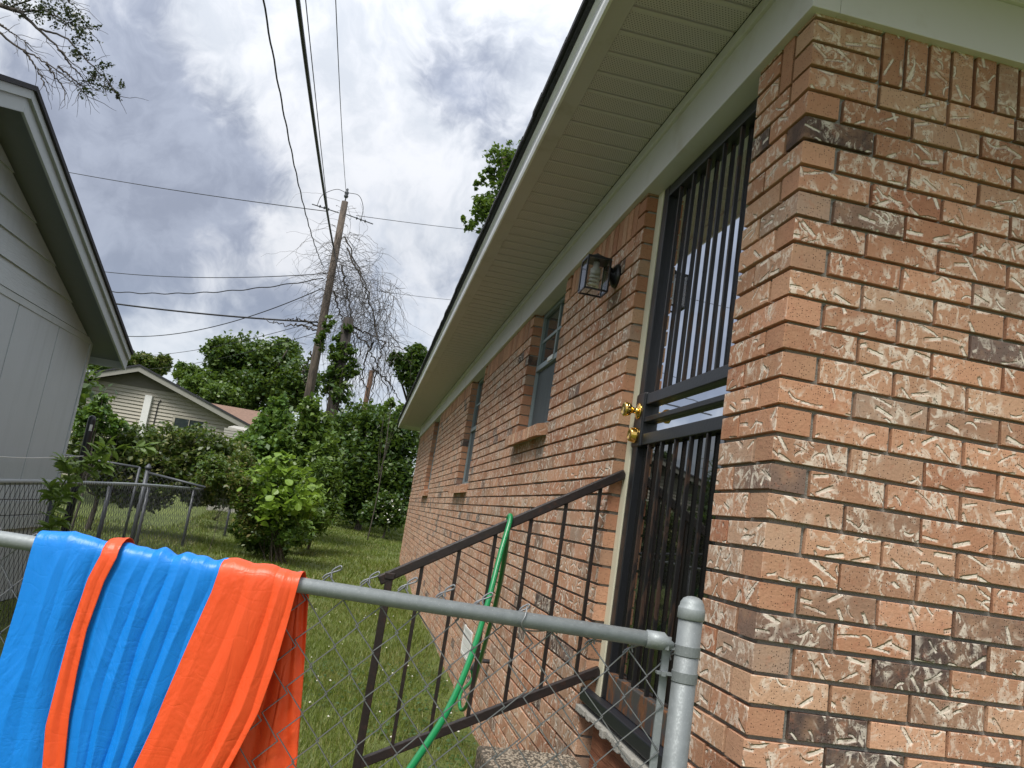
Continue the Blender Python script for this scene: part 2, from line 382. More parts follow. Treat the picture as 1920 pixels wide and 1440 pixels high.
M['leaf_hedge'] = leaf('hedge_leaves', (.034, .066, .016), (.10, .150, .040), (.22, .22, .085), .32)
M['leaf_brown'] = leaf('brownish_leaves', (.06, .115, .024), (.14, .20, .048), (.19, .16, .055), .36)
M['leaf_oak'] = leaf('oak_leaves', (.014, .020, .012), (.032, .042, .022), None, .12)
M['leaf_sprout'] = leaf('sprout_leaves', (.09, .15, .03), (.17, .26, .06), None, .38)
M['grass'] = leaf('grass_blades', (.105, .150, .020), (.205, .255, .046), (.25, .24, .08), .32, .6)
M['clover'] = leaf('clover_leaves', (.03, .075, .018), (.06, .12, .03), None, .25)
M['flower'] = simple('white_clover_flower', (.72, .70, .62), .8, var=.1)
def ground_mat():
    m, t, p = material('lawn_soil'); P = t.pos()
    n = t.noise(P, .9, 5, .6); n2 = t.noise(P, 24, 5, .7)
    c = t.mix(t.ss(n, .35, .65), (.08, .11, .02), (.13, .165, .036)); c = t.mix(t.ss(n2, .45, .75, 0, .7), c, (.05, .042, .022))
    t.put(c, p.inputs['Base Color']); p.inputs['Roughness'].default_value = .95; t.put(t.bump(n2, .8, .03), p.inputs['Normal']); return m
M['soil'] = ground_mat()
def aggregate():
    m, t, p = material('exposed_aggregate'); P = t.pos()
    vo = t.new('ShaderNodeTexVoronoi'); t.put(P, vo.inputs['Vector']); vo.inputs['Scale'].default_value = 75
    c = t.mix(t.ss(vo.outputs['Distance'], .25, .5), t.mix(t.sep(vo.outputs['Color'])[0], (.13, .09, .06), (.36, .30, .24)), (.09, .078, .062))
    t.put(c, p.inputs['Base Color']); p.inputs['Roughness'].default_value = .9
    t.put(t.bump(vo.outputs['Distance'], .8, .006), p.inputs['Normal']); p.inputs['Specular IOR Level'].default_value = .2; return m
M['aggregate'] = aggregate()
M['pebble'] = simple('pebble', (.30, .25, .19), .7, var=.35, scale=60)
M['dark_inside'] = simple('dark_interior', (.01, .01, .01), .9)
M['bulb'] = simple('white_bulb', (.88, .86, .78), .35, var=.03)
def clear_glass():
    m, t, p = material('lantern_glass')
    g = t.new('ShaderNodeBsdfGlossy'); g.inputs['Roughness'].default_value = .03
    tr = t.new('ShaderNodeBsdfTransparent'); tr.inputs[0].default_value = (.95, .96, .96, 1)
    fr = t.new('ShaderNodeFresnel'); fr.inputs[0].default_value = 1.75
    mx = t.new('ShaderNodeMixShader'); t.l.new(fr.outputs[0], mx.inputs[0]); t.l.new(tr.outputs[0], mx.inputs[1]); t.l.new(g.outputs[0], mx.inputs[2])
    t.l.new(mx.outputs[0], t.n['Material Output'].inputs[0]); return m
M['clear'] = clear_glass()

# ------------------------------------------------------------------ ground
def gz(x, y):
    y = np.asarray(y, float); x = np.asarray(x, float)
    z = np.interp(y, [-40, 5, 9, 14.5, 22, 40, 80, 400], [0, 0, .05, .2, .6, 1.2, 1.6, 2.])
    return z + .015*np.sin(x*2.1+y*1.3) + .012*np.sin(y*3.1-x*1.7) - .01
gx = np.concatenate([np.linspace(-300, -12, 14), np.linspace(-10, 12, 67), np.linspace(16, 300, 14)])
gy = np.concatenate([np.linspace(-200, -8, 10), np.linspace(-6, 40, 139), np.linspace(44, 500, 16)])
XX, YY = np.meshgrid(gx, gy); V = np.stack([XX, YY, gz(XX, YY)], -1).reshape(-1, 3)
nx, ny = len(gx), len(gy); I = np.arange(nx*ny).reshape(ny, nx)
Q = np.stack([I[:-1, :-1], I[:-1, 1:], I[1:, 1:], I[1:, :-1]], -1).reshape(-1, 4)
g = link('ground', mesh_np('ground', V, Q, M['soil'], True)); g['kind'] = 'structure'

# ------------------------------------------------------------------ brick house
house = thing('brick_house', 'long orange brick house with white eaves and a barred side door', 'house')
WALL_END = 14.6; DOOR = (.297, 1.242)
FZ = 2.652                                       # underside of the frieze board
WIN = [(2.56, 3.45, 1.845), (5.66, 6.60, 1.56), (10.12, 11.13, 1.55)]     # y0, y1, bottom of the opening
REC = .0145
# mortar backing (recessed behind the brick faces)
mb = MB()
cuts = [(DOOR[0], DOOR[1], -.2)] + WIN
ys = [REC] ; last = REC
for y0, y1, zb in cuts:
    mb.box((REC, last, -.3), (.088, y0-REC*.5, HT+.2)); mb.box((REC, y0-REC*.5, -.3), (.088, y1+REC*.5, zb-.012)); last = y1+REC*.5
mb.box((REC, last, -.3), (.088, WALL_END-REC, HT+.2))
mb.box((.0885, REC, -.3), (7.8, .088, HT+.2))
mb.build('wall', M['mortar'], house)
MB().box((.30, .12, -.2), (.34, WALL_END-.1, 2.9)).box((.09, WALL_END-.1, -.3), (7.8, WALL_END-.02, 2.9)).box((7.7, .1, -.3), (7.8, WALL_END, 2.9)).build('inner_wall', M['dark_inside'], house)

bricks = []           # wall, u0, u1, z0, z1, smooth left end?, dark override
def course(wall, k, a, b, start_half):
    z0 = HT - k*PC; z1 = z0 + PC - JT
    u = a; n = 0; first = True
    ln = (.092 if start_half else .19) if True else .19
    while u < b - .02:
        e = u + ln
        if e > b - .045: e = b
        bricks.append([wall, u, e, z0, z1, n, k]); u = e + JT; ln = .19; n += 1
NK = 41
for k in range(0, NK):
    z0 = HT - k*PC; z1 = z0 + PC - JT
    if z0 > FZ - .012: z1 = z1
    odd = k % 2 == 1
    # wall B (front, y = 0): even rows start with the header end of the corner brick
    sold = k <= 2
    stack = None
    if k <= 2: course('B', k, 0, .19, False)
    elif odd: course('B', k, 0, 3.6, False)
    else: course('B', k, .092+JT, 3.6, False)
    if k <= 2:
        for a, b in ((.172, .297),): bricks.append(['A', a, b, z0, z1, 1, k])
    elif odd: course('A', k, .092+JT, DOOR[0]-.001, False)
    else: course('A', k, 0, DOOR[0]-.001, False)
    segs = []; pos = DOOR[1]
    for y0, y1, zb in WIN:
        if z1 > zb + .01: segs.append((pos, y0)); pos = y1
    segs.append((pos, WALL_END))
    for i, (a, b) in enumerate(segs):
        if k <= 2:
            bricks.append(['A', a, a+.092, z0, z1, 0, k]); bricks.append(['A', b-.092, b, z0, z1, 0, k])
        else: course('A', k, a, b, odd)
    if z0 < .66:     # under the door: closed by the board, bricks omitted
        pass
zs0, zs1 = HT - 2*PC, FZ + .02
u = .19 + JT
while u < 3.55: bricks.append(['B', u, u+.0577, zs0, zs1, 0, -1]); u += PC
bricks.append(['A', .104, .162, zs0, zs1, 0, -1])
for a, b in ((DOOR[1], WIN[0][0]), (WIN[0][1], WIN[1][0]), (WIN[1][1], WIN[2][0]), (WIN[2][1], WALL_END)):
    u = a + .102
    while u < b - .155: bricks.append(['A', u, u+.0577, zs0, zs1, 0, -1]); u += PC
# rowlock sill bricks (project from the wall, tops sloping outward)
sills = []
for y0, y1, zb in WIN:
    n = int(round((y1-y0+.10)/PC)); st = (y1-y0+.10)/n
    for i in range(n): sills.append((y0-.05+i*st, y0-.05+(i+1)*st-.012, zb))
DARK = {(23, 'B', 0): .965, (24, 'B', 1): .985, (25, 'B', 2): .93, (22, 'B', 0): .93, (22, 'B', 2): .955, (19, 'B', 1): .93, (11, 'B', 1): .90,
        (4, 'A', 1): .995, (13, 'B', 1): .62, (14, 'B', 1): .62}
def brick_geo(wall, u0, u1, z0, z1, r, off, jit=.0014, depth=.088, soldier=False, proud=0., smooth_ends=True):
    c = .0014; f0 = rng.uniform(-.0012, .0012) - proud
    cu = [u0, u1, u1, u0]; cz = [z0, z0, z1, z1]
    def P(u, d, z): return (d, u, z) if wall == 'A' else (u, d, z)
    vs = []
    jt = rng.uniform(-jit, jit, (4, 2))
    for i in range(4): vs.append(P(cu[i], depth, cz[i]))
    for i in range(4): vs.append(P(cu[i]+jt[i, 0], f0+c, cz[i]+jt[i, 1]))
    for i in range(4):
        du = c if i in (0, 3) else -c; dz = c if i in (0, 1) else -c
        vs.append(P(cu[i]+du+jt[i, 0], f0, cz[i]+dz+jt[i, 1]))
    fs = [(8, 9, 10, 11)]; flag = [1.]
    for i in range(4):
        j = (i+1) % 4; fs.append((4+i, 4+j, 8+j, 8+i)); flag.append(1.)
    for i in range(4):
        j = (i+1) % 4; fs.append((i, j, 4+j, 4+i)); flag.append(0.)
    if wall == 'A': fs = [f[::-1] for f in fs]
    uvs = []
    for f, fl in zip(fs, flag):
        for vi in f:
            x, y, z = vs[vi]; uu, dd = (y, x) if wall == 'A' else (x, y)
            if soldier: uv = (z, uu) if fl else (z, dd)
            else: uv = (uu, z) if fl else (dd if vi % 4 in (0, 3) else dd+.3, z)
            uvs.append((uv[0]+off[0], uv[1]+off[1]))
    return vs, fs, uvs, [(r, fl, 0., 1.) for f, fl in zip(fs, flag) for _ in f]
def brick_mesh(name, parts):
    vs, fs, uv, at_ = [], [], [], []
    for v, f, q, a in parts:
        o = len(vs); vs += v; fs += [tuple(o+i for i in x) for x in f]; uv += q; at_ += a
    me = bpy.data.meshes.new(name); me.from_pydata(vs, [], fs); me.materials.append(M['brick'])
    ul = me.uv_layers.new(name='UVMap'); ul.data.foreach_set('uv', np.array(uv, np.float32).ravel())
    ca = me.attributes.new('bk', 'FLOAT_COLOR', 'CORNER'); ca.data.foreach_set('color', np.array(at_, np.float32).ravel())
    me.update(); return me
def corner_smooth(b):
    wall, u0, u1, z0, z1, n, k = b
    return u0 == 0 and (u1-u0) < .1
rank = []
for b in bricks:
    wall, u0, u1, z0, z1, n, k = b
    q = [(0, u, z) if wall == 'A' else (u, 0, z) for u, z in ((u0, z0), (u1, z0), (u1, z1), (u0, z1))]
    pp = [project(x) for x in q]; vis = any(-5 < x < 1925 and -5 < y < 1445 and z > .1 for x, y, z in pp) and z0 < FZ-.005
    if wall == 'A' and .3 < (u0+u1)/2 < 1.24: vis = False
    ar = abs(sum(pp[i][0]*pp[(i+1) % 4][1]-pp[(i+1) % 4][0]*pp[i][1] for i in range(4)))/2 if vis else 0
    rank.append(ar)
order = np.argsort(-np.array(rank)); single = set(int(i) for i in order[:285])
stuff = []
for i, b in enumerate(bricks):
    wall, u0, u1, z0, z1, n, k = b
    if wall == 'A' and DOOR[0]-.01 < u0 and u1 < DOOR[1]+.001: continue
    r = DARK.get((k, wall, n), rng.random() if rng.random() > .12 else rng.uniform(.84, 1.))
    if r > .95 and (k, wall, n) not in DARK and rng.random() < .45: r *= .7
    z1c = min(z1, FZ+.02)
    gpart = brick_geo(wall, u0, u1, z0, z1c, r, rng.uniform(0, 60, 2), soldier=k == -1)
    if corner_smooth(b) or (k <= 2 and wall == 'A' and u1-u0 < .1):    # header faces are the plain cut ends
        gpart = (gpart[0], gpart[1], gpart[2], [(x[0], 0., 0., 1.) for x in gpart[3]])
    if i in single:
        o = link('brick', brick_mesh('brick', [gpart]), house); o.color = (0, 0, 0, 1)
    else: stuff.append(gpart)
for j, (y0, y1, zb) in enumerate(sills):
    c = .002; x0 = -.062; r = rng.uniform(.02, .85)
    vs = [(x0, y0, zb-.105), (.06, y0, zb-.078), (.06, y0, zb-.006), (x0, y0, zb-.040)]; vs += [(x, y1, z) for x, y, z in vs]
    vs = [(x+rng.uniform(-.002, .002), y, z+rng.uniform(-.0015, .0015)) for x, y, z in vs]
    fs = [(0, 1, 2, 3), (7, 6, 5, 4), (0, 3, 7, 4), (3, 2, 6, 7), (0, 4, 5, 1)]; o2 = rng.uniform(0, 60, 2)
    fl = [.35, 0, .6, 0, 0]
    gp = (vs, fs, [(vs[vi][1 if q == 2 else 0]+o2[0], vs[vi][2]+o2[1]) for q, f in enumerate(fs) for vi in f], [(r, fl[q], 0, 1) for q, f in enumerate(fs) for vi in f])
    if j < 15: o = link('brick', brick_mesh('brick', [gp]), house); o.color = (0, 0, 0, 1)
    else: stuff.append(gp)
o = link('brick_courses', brick_mesh('brick_courses', stuff), house, kind='stuff'); o.color = (0, 0, 0, 1)
mb = MB()
for y0, y1, zb in WIN: mb.box((-.040, y0-.047, zb-.093), (.02, y1+.045, zb-.055))
mb.build('sill_mortar', M['mortar'], house)

# eaves
SZ = 2.86; EY = 15.35; EX = -.372
fr = MB().box((-.022, -.022, FZ), (.055, WALL_END+.02, SZ-.045)).build('frieze_board', M['white'], house, bevel=.002)
MB().box((-.034, -.034, SZ-.045), (.055, WALL_END+.04, SZ-.003)).build('frieze_cap', M['white'], house, bevel=.002)
MB().box((.0555, -.022, FZ), (7.8, .055, SZ-.045)).build('frieze_board', M['white'], house, bevel=.002)
MB().box((.0555, -.034, SZ-.045), (7.8, .055, SZ-.003)).build('frieze_cap', M['white'], house, bevel=.002)
MB().box((.02, DOOR[0]-.02, FZ+.008), (.20, DOOR[1]+.02, FZ+.03)).build('door_head', M['white'], house)
for y0, y1, zb in WIN: MB().box((.02, y0-.02, FZ+.008), (.20, y1+.02, FZ+.03)).build('window_head', M['white'], house)
# soffit strips, one V-groove each, shared mesh
pr_ = [(0, 0), (.010, .0035), (.020, 0), (.118, 0), (.1268, .0015)]
mb = MB()
for i in range(len(pr_)-1):
    (a, za), (b, zb) = pr_[i], pr_[i+1]
    mb.add([(EX-.004, a, za), (-.0345, a, za), (-.0345, b, zb), (EX-.004, b, zb)], [(3, 2, 1, 0)])
mb.add([(EX-.004, 0, .012), (-.0345, 0, .012), (-.0345, .1268, .012), (EX-.004, .1268, .012)], [(0, 1, 2, 3)])
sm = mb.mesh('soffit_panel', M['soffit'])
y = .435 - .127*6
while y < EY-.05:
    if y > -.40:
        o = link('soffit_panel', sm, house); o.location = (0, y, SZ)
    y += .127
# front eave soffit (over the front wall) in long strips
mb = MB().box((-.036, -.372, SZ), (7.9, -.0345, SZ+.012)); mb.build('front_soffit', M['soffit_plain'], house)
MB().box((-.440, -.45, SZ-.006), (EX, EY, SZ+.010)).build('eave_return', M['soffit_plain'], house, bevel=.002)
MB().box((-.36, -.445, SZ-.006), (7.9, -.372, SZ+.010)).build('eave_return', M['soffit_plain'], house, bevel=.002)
def fascia(a, b, out, name='fascia'):       # moulded aluminium fascia: a, b ends; out = outward direction
    prof = [(.000, -.012), (.010, -.012), (.016, .004), (.016, .022), (.004, .038), (.004, .095), (.016, .108), (.016, .122), (.0, .130)]
    a = np.array(a, float); b = np.array(b, float); out = np.array(out, float); vs = []
    for e in (a, b): vs += [e + out*p + np.array((0, 0, q)) for p, q in prof]
    n = len(prof); fs = [(i, i+1, n+i+1, n+i) for i in range(n-1)] + [tuple(range(n))[::-1], tuple(range(n, 2*n)), (0, n, 2*n-1, n-1)]
    return MB().add(vs, fs).build(name, M['fascia'], house)
fascia((-.440, EY, SZ), (-.440, -.455, SZ), (-1, 0, 0)); fascia((-.455, -.446, SZ), (7.9, -.446, SZ), (0, -1, 0))
MB().box((-.45, EY, SZ-.012), (.3, EY+.02, SZ+.13)).box((-.36, WALL_END+.02, SZ-.004), (7.8, EY, SZ+.008)).build('eave_end', M['white'], house)
# hip roof
zr = SZ+.135; e = .475; xr = 3.9; sl = .36
rp = [(-e, -e-.02, zr), (7.9+.3, -e-.02, zr), (7.9+.3, EY+.03, zr), (-e, EY+.03, zr), (xr, xr, zr+sl*(xr+e)), (xr, EY-xr, zr+sl*(xr+e))]
MB().add(rp, [(0, 1, 4), (1, 2, 5, 4), (2, 3, 5), (3, 0, 4, 5)]).add([(x, y, z-.02) for x, y, z in rp[:4]], [(3, 2, 1, 0)]).build('roof', M['shingle'], house)
mb = MB(); y = -.49
while y < EY:      # ragged shingle ends along the eave
    w = rng.uniform(.14, .30); d = rng.uniform(0, .005); zz = zr + rng.uniform(-.001, .0015)
    mb.hexa([(-e-.012-d, y, zz-.016), (-e+.25, y, zz+.074), (-e+.25, y+w-.004, zz+.074), (-e-.012-d, y+w-.004, zz-.016), (-e-.012-d, y, zz+.006), (-e+.25, y, zz+.1), (-e+.25, y+w-.004, zz+.1), (-e-.012-d, y+w-.004, zz+.006)]); y += w
mb.build('shingle_edge', M['shingle'], house, kind='stuff')

# security door: a door part with its pieces as sub-parts
def sub(name, parent):
    o = bpy.data.objects.new(name, None); COL.objects.link(o); o.parent = parent; o.empty_display_size = .05; return o
door = sub('security_door', house)
MB().box((.046, DOOR[1]-.060, .69), (.112, DOOR[1]-.001, FZ+.006)).box((.0905, DOOR[0]-.01, .64), (.112, DOOR[0]+.012, 2.70)).build('door_casing', M['cream'], house, bevel=.002)
fx0, fx1 = .050, .082
Y1, Y0 = DOOR[1]-.0605, DOOR[0]+.014
MB().box((fx0, Y1-.054, .70), (fx1, Y1, FZ)).box((fx0, Y0, .70), (fx1, Y0+.042, FZ)).box((fx0+.001, Y0+.042, 2.605), (fx1-.001, Y1-.054, FZ-.002)).build('frame', M['black'], door, bevel=.003)
MB().box((fx0+.003, Y0+.042, 1.763), (fx1-.002, Y1-.054, 1.805)).build('rail', M['black'], door, bevel=.003)
MB().box((fx0+.003, Y0+.042, 1.696), (fx1-.004, Y1-.054, 1.716)).build('rail', M['black'], door, bevel=.003)
MB().box((fx0+.003, Y0+.042, 1.610), (fx1-.002, Y1-.054, 1.653)).build('rail', M['black'], door, bevel=.003)
MB().box((fx0-.004, Y1-.085, 1.605), (fx1+.002, Y1+.012, 1.812)).build('lock_box', M['black'], door, bevel=.006)
MB().box((fx0+.002, Y0+.042, .70), (fx1-.002, Y1-.054, .795)).build('kick_plate', M['kick'], door, bevel=.003)
for i in range(7):
    y = 1.026 - .1272*i
    if y < Y0+.05: break
    ym = y
    MB().box((.056, ym-.0055, 1.803), (.070, ym+.0055, 2.607)).build('bar', M['bar'], door, bevel=.0015)
    MB().box((.056, ym-.0055, .793), (.070, ym+.0055, 1.612)).build('bar', M['bar'], door, bevel=.0015)
MB().box((.0775, Y0+.004, 1.632), (.0835, Y1-.004, FZ-.01)).build('pane', M['pane'], door)
MB().box((.0775, Y0+.004, .70), (.0835, Y1-.004, 1.630)).build('pane', M['pane_dark'], door)
def knob(y, z, prof, name): MB().lathe((fx0-.003, y, z), prof, (-1, 0, 0), 24).build(name, M['brass'], door, True)
KY = Y1-.036
knob(KY, 1.742, [(.030, 0), (.032, .003), (.030, .006), (.018, .009), (.012, .012), (.011, .024), (.014, .030), (.024, .038), (.028, .050), (.027, .060), (.020, .064), (.018, .062), (.004, .062)], 'door_knob')
knob(KY, 1.650, [(.030, 0), (.031, .004), (.029, .010), (.026, .024), (.024, .028), (.016, .029), (.015, .027), (.003, .027)], 'deadbolt')
MB().box((.02, Y0-.01, .655), (.115, DOOR[1]-.001, .699)).build('threshold', M['rubber'], house, bevel=.004)
MB().box((-.012, DOOR[0]+.02, .672), (.0195, DOOR[1]-.004, .716)).build('door_sweep', M['rubber'], door, bevel=.004)
mb = MB(); 
for i in range(26):     # crumbly mortar bed under the threshold
    y = DOOR[0]+.01 + i*.036; mb.box((-.012-rng.uniform(0, .016), y, .632+rng.uniform(-.008, .006)), (.05, y+.037, .654))
mb.build('mortar_bed', M['mortar'], house, bevel=.003)
MB().box((.030, DOOR[0], .30), (.062, DOOR[1]-.085, .634)).build('sill_plank', M['plank'], house, bevel=.003)
MB().box((.070, DOOR[0], .2), (.09, DOOR[1], .66)).build('sill_backing', M['dark_inside'], house)

# windows
for wi, (y0, y1, zb) in enumerate(WIN):
    w = sub('window', house); zt = FZ+.008; zm = (zb+zt)/2 + .02; x = .064
    def strip(name, lo, hi, mat='alum'): MB().box(lo, hi).build(name, M[mat], w, bevel=.002)
    MB().box((x, y0, zb), (x+.05, y0+.03, zt)).box((x, y1-.03, zb), (x+.05, y1, zt)).box((x, y0+.03, zt-.03), (x+.05, y1-.03, zt)).box((x, y0+.03, zb), (x+.05, y1-.03, zb+.028)).build('frame', M['alum'], w, bevel=.002)
    strip('meeting_rail', (x-.006, y0+.028, zm-.018), (x+.045, y1-.028, zm+.018))
    ym = (y0+y1)/2; zc = (zm+zt)/2
    strip('muntin', (x+.010, ym-.011, zm+.018), (x+.034, ym+.011, zt-.03)); strip('muntin', (x+.012, y0+.03, zc-.011), (x+.032, ym-.011, zc+.011)); strip('muntin', (x+.012, ym+.011, zc-.011), (x+.032, y1-.03, zc+.011))
    for a, b in ((y0+.03, ym-.011), (ym+.011, y1-.03)):
        for c_, d_ in ((zm+.018, zc-.011), (zc+.011, zt-.03)):
            MB().box((x+.018, a, c_), (x+.024, b, d_)).build('pane', M['wpane'], w)
    MB().box((x+.016, y0+.03, zb+.028), (x+.020, y1-.03, zm-.018)).build('screen', M['screen'], w)
    strip('screen_edge', (x+.006, y0+.030, zb+.03), (x+.028, y0+.045, zm-.02)); strip('screen_edge', (x+.006, y1-.045, zb+.03), (x+.028, y1-.030, zm-.02))
MB().box((.050, 2.92, 2.262), (.0575, 3.06, 2.292)).build('window_latch', M['white_paint'], house, bevel=.003)
# foundation vent
vt = sub('foundation_vent', house)
MB().box((-.006, 3.98, .27), (.012, 4.40, .292)).box((-.006, 3.98, .448), (.012, 4.40, .47)).box((-.0062, 3.98, .292), (.012, 4.0, .448)).box((-.0062, 4.38, .292), (.012, 4.40, .448)).build('frame', M['white_paint'], vt)
for i in range(3): MB().box((-.003, 4.0, .297+i*.051), (.008, 4.38, .341+i*.051)).build('slat', M['white_paint'], vt)
# outdoor tap
tp = sub('faucet', house)
MB().tube([(.0, 3.20, .43), (-.05, 3.20, .43), (-.085, 3.19, .41), (-.10, 3.185, .37)], .013, 8).lathe((-.06, 3.20, .43), [(.012, 0), (.016, .02), (.008, .04)], (0, 0, 1), 10).build('spout', M['galv_dark'], tp, True)
MB().lathe((-.06, 3.20, .475), [(.03, 0), (.034, .006), (.03, .012)], (0, 0, 1), 10).build('handle', M['galv_dark'], tp)

# ------------------------------------------------------------------ wall lantern
lt = thing('wall_lantern', 'small black glass-box lantern with a spiral bulb on the brick wall', 'wall lamp')
LY, LZ = 1.533, 2.365
MB().lathe((0, LY, LZ+.012), [(.052, 0), (.055, .005), (.050, .014), (.036, .024), (.022, .030), (.020, .034)], (-1, 0, 0), 24).build('wall_plate', M['black'], lt, True)
MB().tube([(-.03, LY, LZ+.03), (-.055, LY, LZ+.04)], .014, 10).build('arm', M['black'], lt, True)
bx0, bx1, hb = -.150, -.050, .062
z0, z1 = LZ-.080, LZ+.058
cr = [(bx0, LY-.050), (bx1, LY-.050), (bx1, LY+.050), (bx0, LY+.050)]
MB().box((bx0-.003, LY-.053, z1), (bx1+.003, LY+.053, z1+.010)).lathe(((bx0+bx1)/2, LY, z1+.010), [(.050, 0), (.046, .006), (.030, .014), (.012, .017), (.010, .024), (.005, .028)], (0, 0, 1), 20).build('cap', M['black'], lt)
mb = MB()
for i in range(4):
    (a, b), (c_, d_) = cr[i], cr[(i+1) % 4]
    mb.bar((a, b, z0), (a, b, z1), .007, .007); mb.bar((a, b, z0), (c_, d_, z0), .007, .007)
mb.build('frame', M['black'], lt)
for i in range(4):
    (a, b), (c_, d_) = cr[i], cr[(i+1) % 4]; dx = .0007
    lo = (min(a, c_)-dx if a == c_ else min(a, c_)+.004, min(b, d_)-dx if b == d_ else min(b, d_)+.004, z0+.004)
    hi = (max(a, c_)+dx if a == c_ else max(a, c_)-.004, max(b, d_)+dx if b == d_ else max(b, d_)-.004, z1-.001)
    MB().box(lo, hi).build('pane', M['clear'], lt)
bc = ((bx0+bx1)/2, LY)
th = np.linspace(0, 2*math.pi*3.5, 70); hz = np.linspace(z1-.060, z0+.018, 70); rr = np.where(th > 19, .019*(1-(th-19)/3.6), .019)
MB().tube(np.stack([bc[0]+rr*np.cos(th), bc[1]+rr*np.sin(th), hz], 1), .0065, 8).build('bulb', M['bulb'], lt, True)
MB().lathe((*bc, z1-.060), [(.020, 0), (.023, .006), (.023, .026), (.014, .032), (.013, .058)], (0, 0, 1), 16).build('socket', M['bulb'], lt, True)

# ------------------------------------------------------------------ steps, handrail, hose, mat
st = thing('door_steps', 'exposed aggregate concrete steps below the barred door', 'steps')
MB().box((-.36, .26, -.1), (-.004, 1.238, .478)).box((-.66, .26, -.1), (-.3605, 1.238, .31)).box((-.96, .26, -.1), (-.6605, 1.238, .15)).build('tread', M['aggregate'], st, bevel=.012)
mb = MB()
for i in range(900):
    x = rng.uniform(-.35, -.015); y = rng.uniform(.75, 1.225); s_ = rng.uniform(.003, .010); a = rng.uniform(0, 3.1)
    z = .4775; ca, sa = math.cos(a)*s_, math.sin(a)*s_*.7
    mb.add([(x+ca, y+sa, z), (x-sa, y+ca*.7, z), (x-ca, y-sa, z), (x+sa, y-ca*.7, z), (x+rng.uniform(-.3, .3)*s_, y, z+s_*.55)], [(0, 1, 4), (1, 2, 4), (2, 3, 4), (3, 0, 4)])
mb.build('pebbles', M['pebble'], st, kind='stuff')
mt = MB().lathe((-.10, .70, .478), [(.155, 0), (.16, .006), (.16, .045), (.15, .052), (.14, .046), (.12, .02)], (0, 0, 1), 32).build('rubber_dish', M['rubber'], smooth=True)
tag(mt, 'round black rubber dish on the concrete landing under the door', 'dish')

hr = thing('handrail', 'dark brown iron handrail climbing to the barred door', 'handrail')
HY = 1.222; slope = (1.475-1.011)/.758
def tz(x): return 1.011 + (x+.766)*slope
def bz(x): return .375 + (x+.766)*(.760-.375)/.766
MB().bar((-.800, HY, tz(-.800)), (.045, HY-.003, tz(.045)), .028, .034).build('top_rail', M['iron'], hr, bevel=.004)
MB().bar((-.766, HY, bz(-.766)), (.045, HY-.003, bz(.045)), .024, .032).build('bottom_rail', M['iron'], hr, bevel=.003)
MB().bar((-.766, HY, -.05), (-.766, HY, tz(-.766)-.012), .027, .027).box((-.784, HY-.018, tz(-.766)-.012), (-.748, HY+.018, tz(-.766)+.012)).build('newel', M['iron'], hr, bevel=.003)
for i in range(6):
    x = -.040 - i*.1235
    MB().bar((x, HY, bz(x)), (x, HY, tz(x)-.008), .0125, .0125).build('baluster', M['iron'], hr, bevel=.001)

def spline(pts, n=60):
    P = np.array(pts, float); P = np.vstack([2*P[0]-P[1], P, 2*P[-1]-P[-2]]); out = []
    for i in range(1, len(P)-2):
        for u in np.linspace(0, 1, n//(len(P)-3)+1, endpoint=False):
            a, b, c_, d_ = P[i-1:i+3]
            out.append(.5*((2*b)+(c_-a)*u+(2*a-5*b+4*c_-d_)*u*u+(3*b-a-3*c_+d_)*u**3))
    out.append(P[-2]); return np.array(out)
zc = tz(-.369)
hp = [at(690, 1560, 1.80), at(770, 1440, 2.02), at(835, 1340, 2.22), at(880, 1240, 2.45), at(912, 1140, 2.68), at(938, 1040, 2.84), (-.372, HY-.030, zc+.005), (-.369, HY-.002, zc+.030), (-.366, HY+.032, zc),
      at(947, 1040, 3.10), at(930, 1130, 3.35), at(906, 1220, 3.7), at(886, 1290, 4.05), at(873, 1326, 4.3), at(863, 1328, 4.4), at(864, 1300, 4.5), at(885, 1275, 4.75), (-.10, 3.185, .375)]
hs = MB().tube(spline(hp, 170), .0100, 10).build('garden_hose', M['hose'], smooth=True)
tag(hs, 'bright green garden hose draped over the iron handrail', 'hose')

# ------------------------------------------------------------------ chain link fences
def chain(mb, origin, e, length, ztop, zbot, n, off, w=.082, h=.095, r=.0019, tips=True, sides=4, s0=0., tipscale=1.):
    """woven zigzag wires between s0 and length along e; ztop may be a function of s"""
    e = np.array(e); n = np.array(n); o = np.array(origin); ncol = int((length-s0)/(w/2))
    zf = ztop if callable(ztop) else (lambda s: ztop); of = off if callable(off) else (lambda s, z: off)
    for i in range(ncol):
        pts = []; zt = zf(s0+(i+.5)*w/2); j = 0
        while True:
            z = zt - j*h/2
            if z < zbot: break
            left = (j % 2 == 0) ^ (i % 2 == 1)
            s = s0 + (i if left else i+1)*w/2 + rng.normal(0, .0010)
            s += (.0022 if left else -.0022)*-1
            q = o + e*s + n*(of(s, z) + (.0016 if left else -.0016)); q[2] = z + rng.normal(0, .0008); pts.append(q); j += 1
        if len(pts) > 1: mb.tube(pts, r, sides, cap=False)
        if tips and i % 2 == 0:      # twisted knuckle over each top crossing
            s = s0 + i*w/2; b = o + e*s + n*of(s, zt); b[2] = zt
            sx = -.020*tipscale if rng.random() > .1 else -.012
            P = [b + e*(-.008) + n*.002 + np.array((0, 0, -.006)), b + e*(sx*.3) + np.array((0, 0, .008)), b + e*sx + np.array((0, 0, .020*tipscale)), b + e*(sx*1.25) + n*.003 + np.array((0, 0, .019*tipscale)), b + e*(sx*1.1) + np.array((0, 0, .012)), b + e*.004 + np.array((0, 0, -.001)), b + e*.012 + np.array((0, 0, -.010))]
            mb.tube(spline(P, 18), r, sides, cap=False)
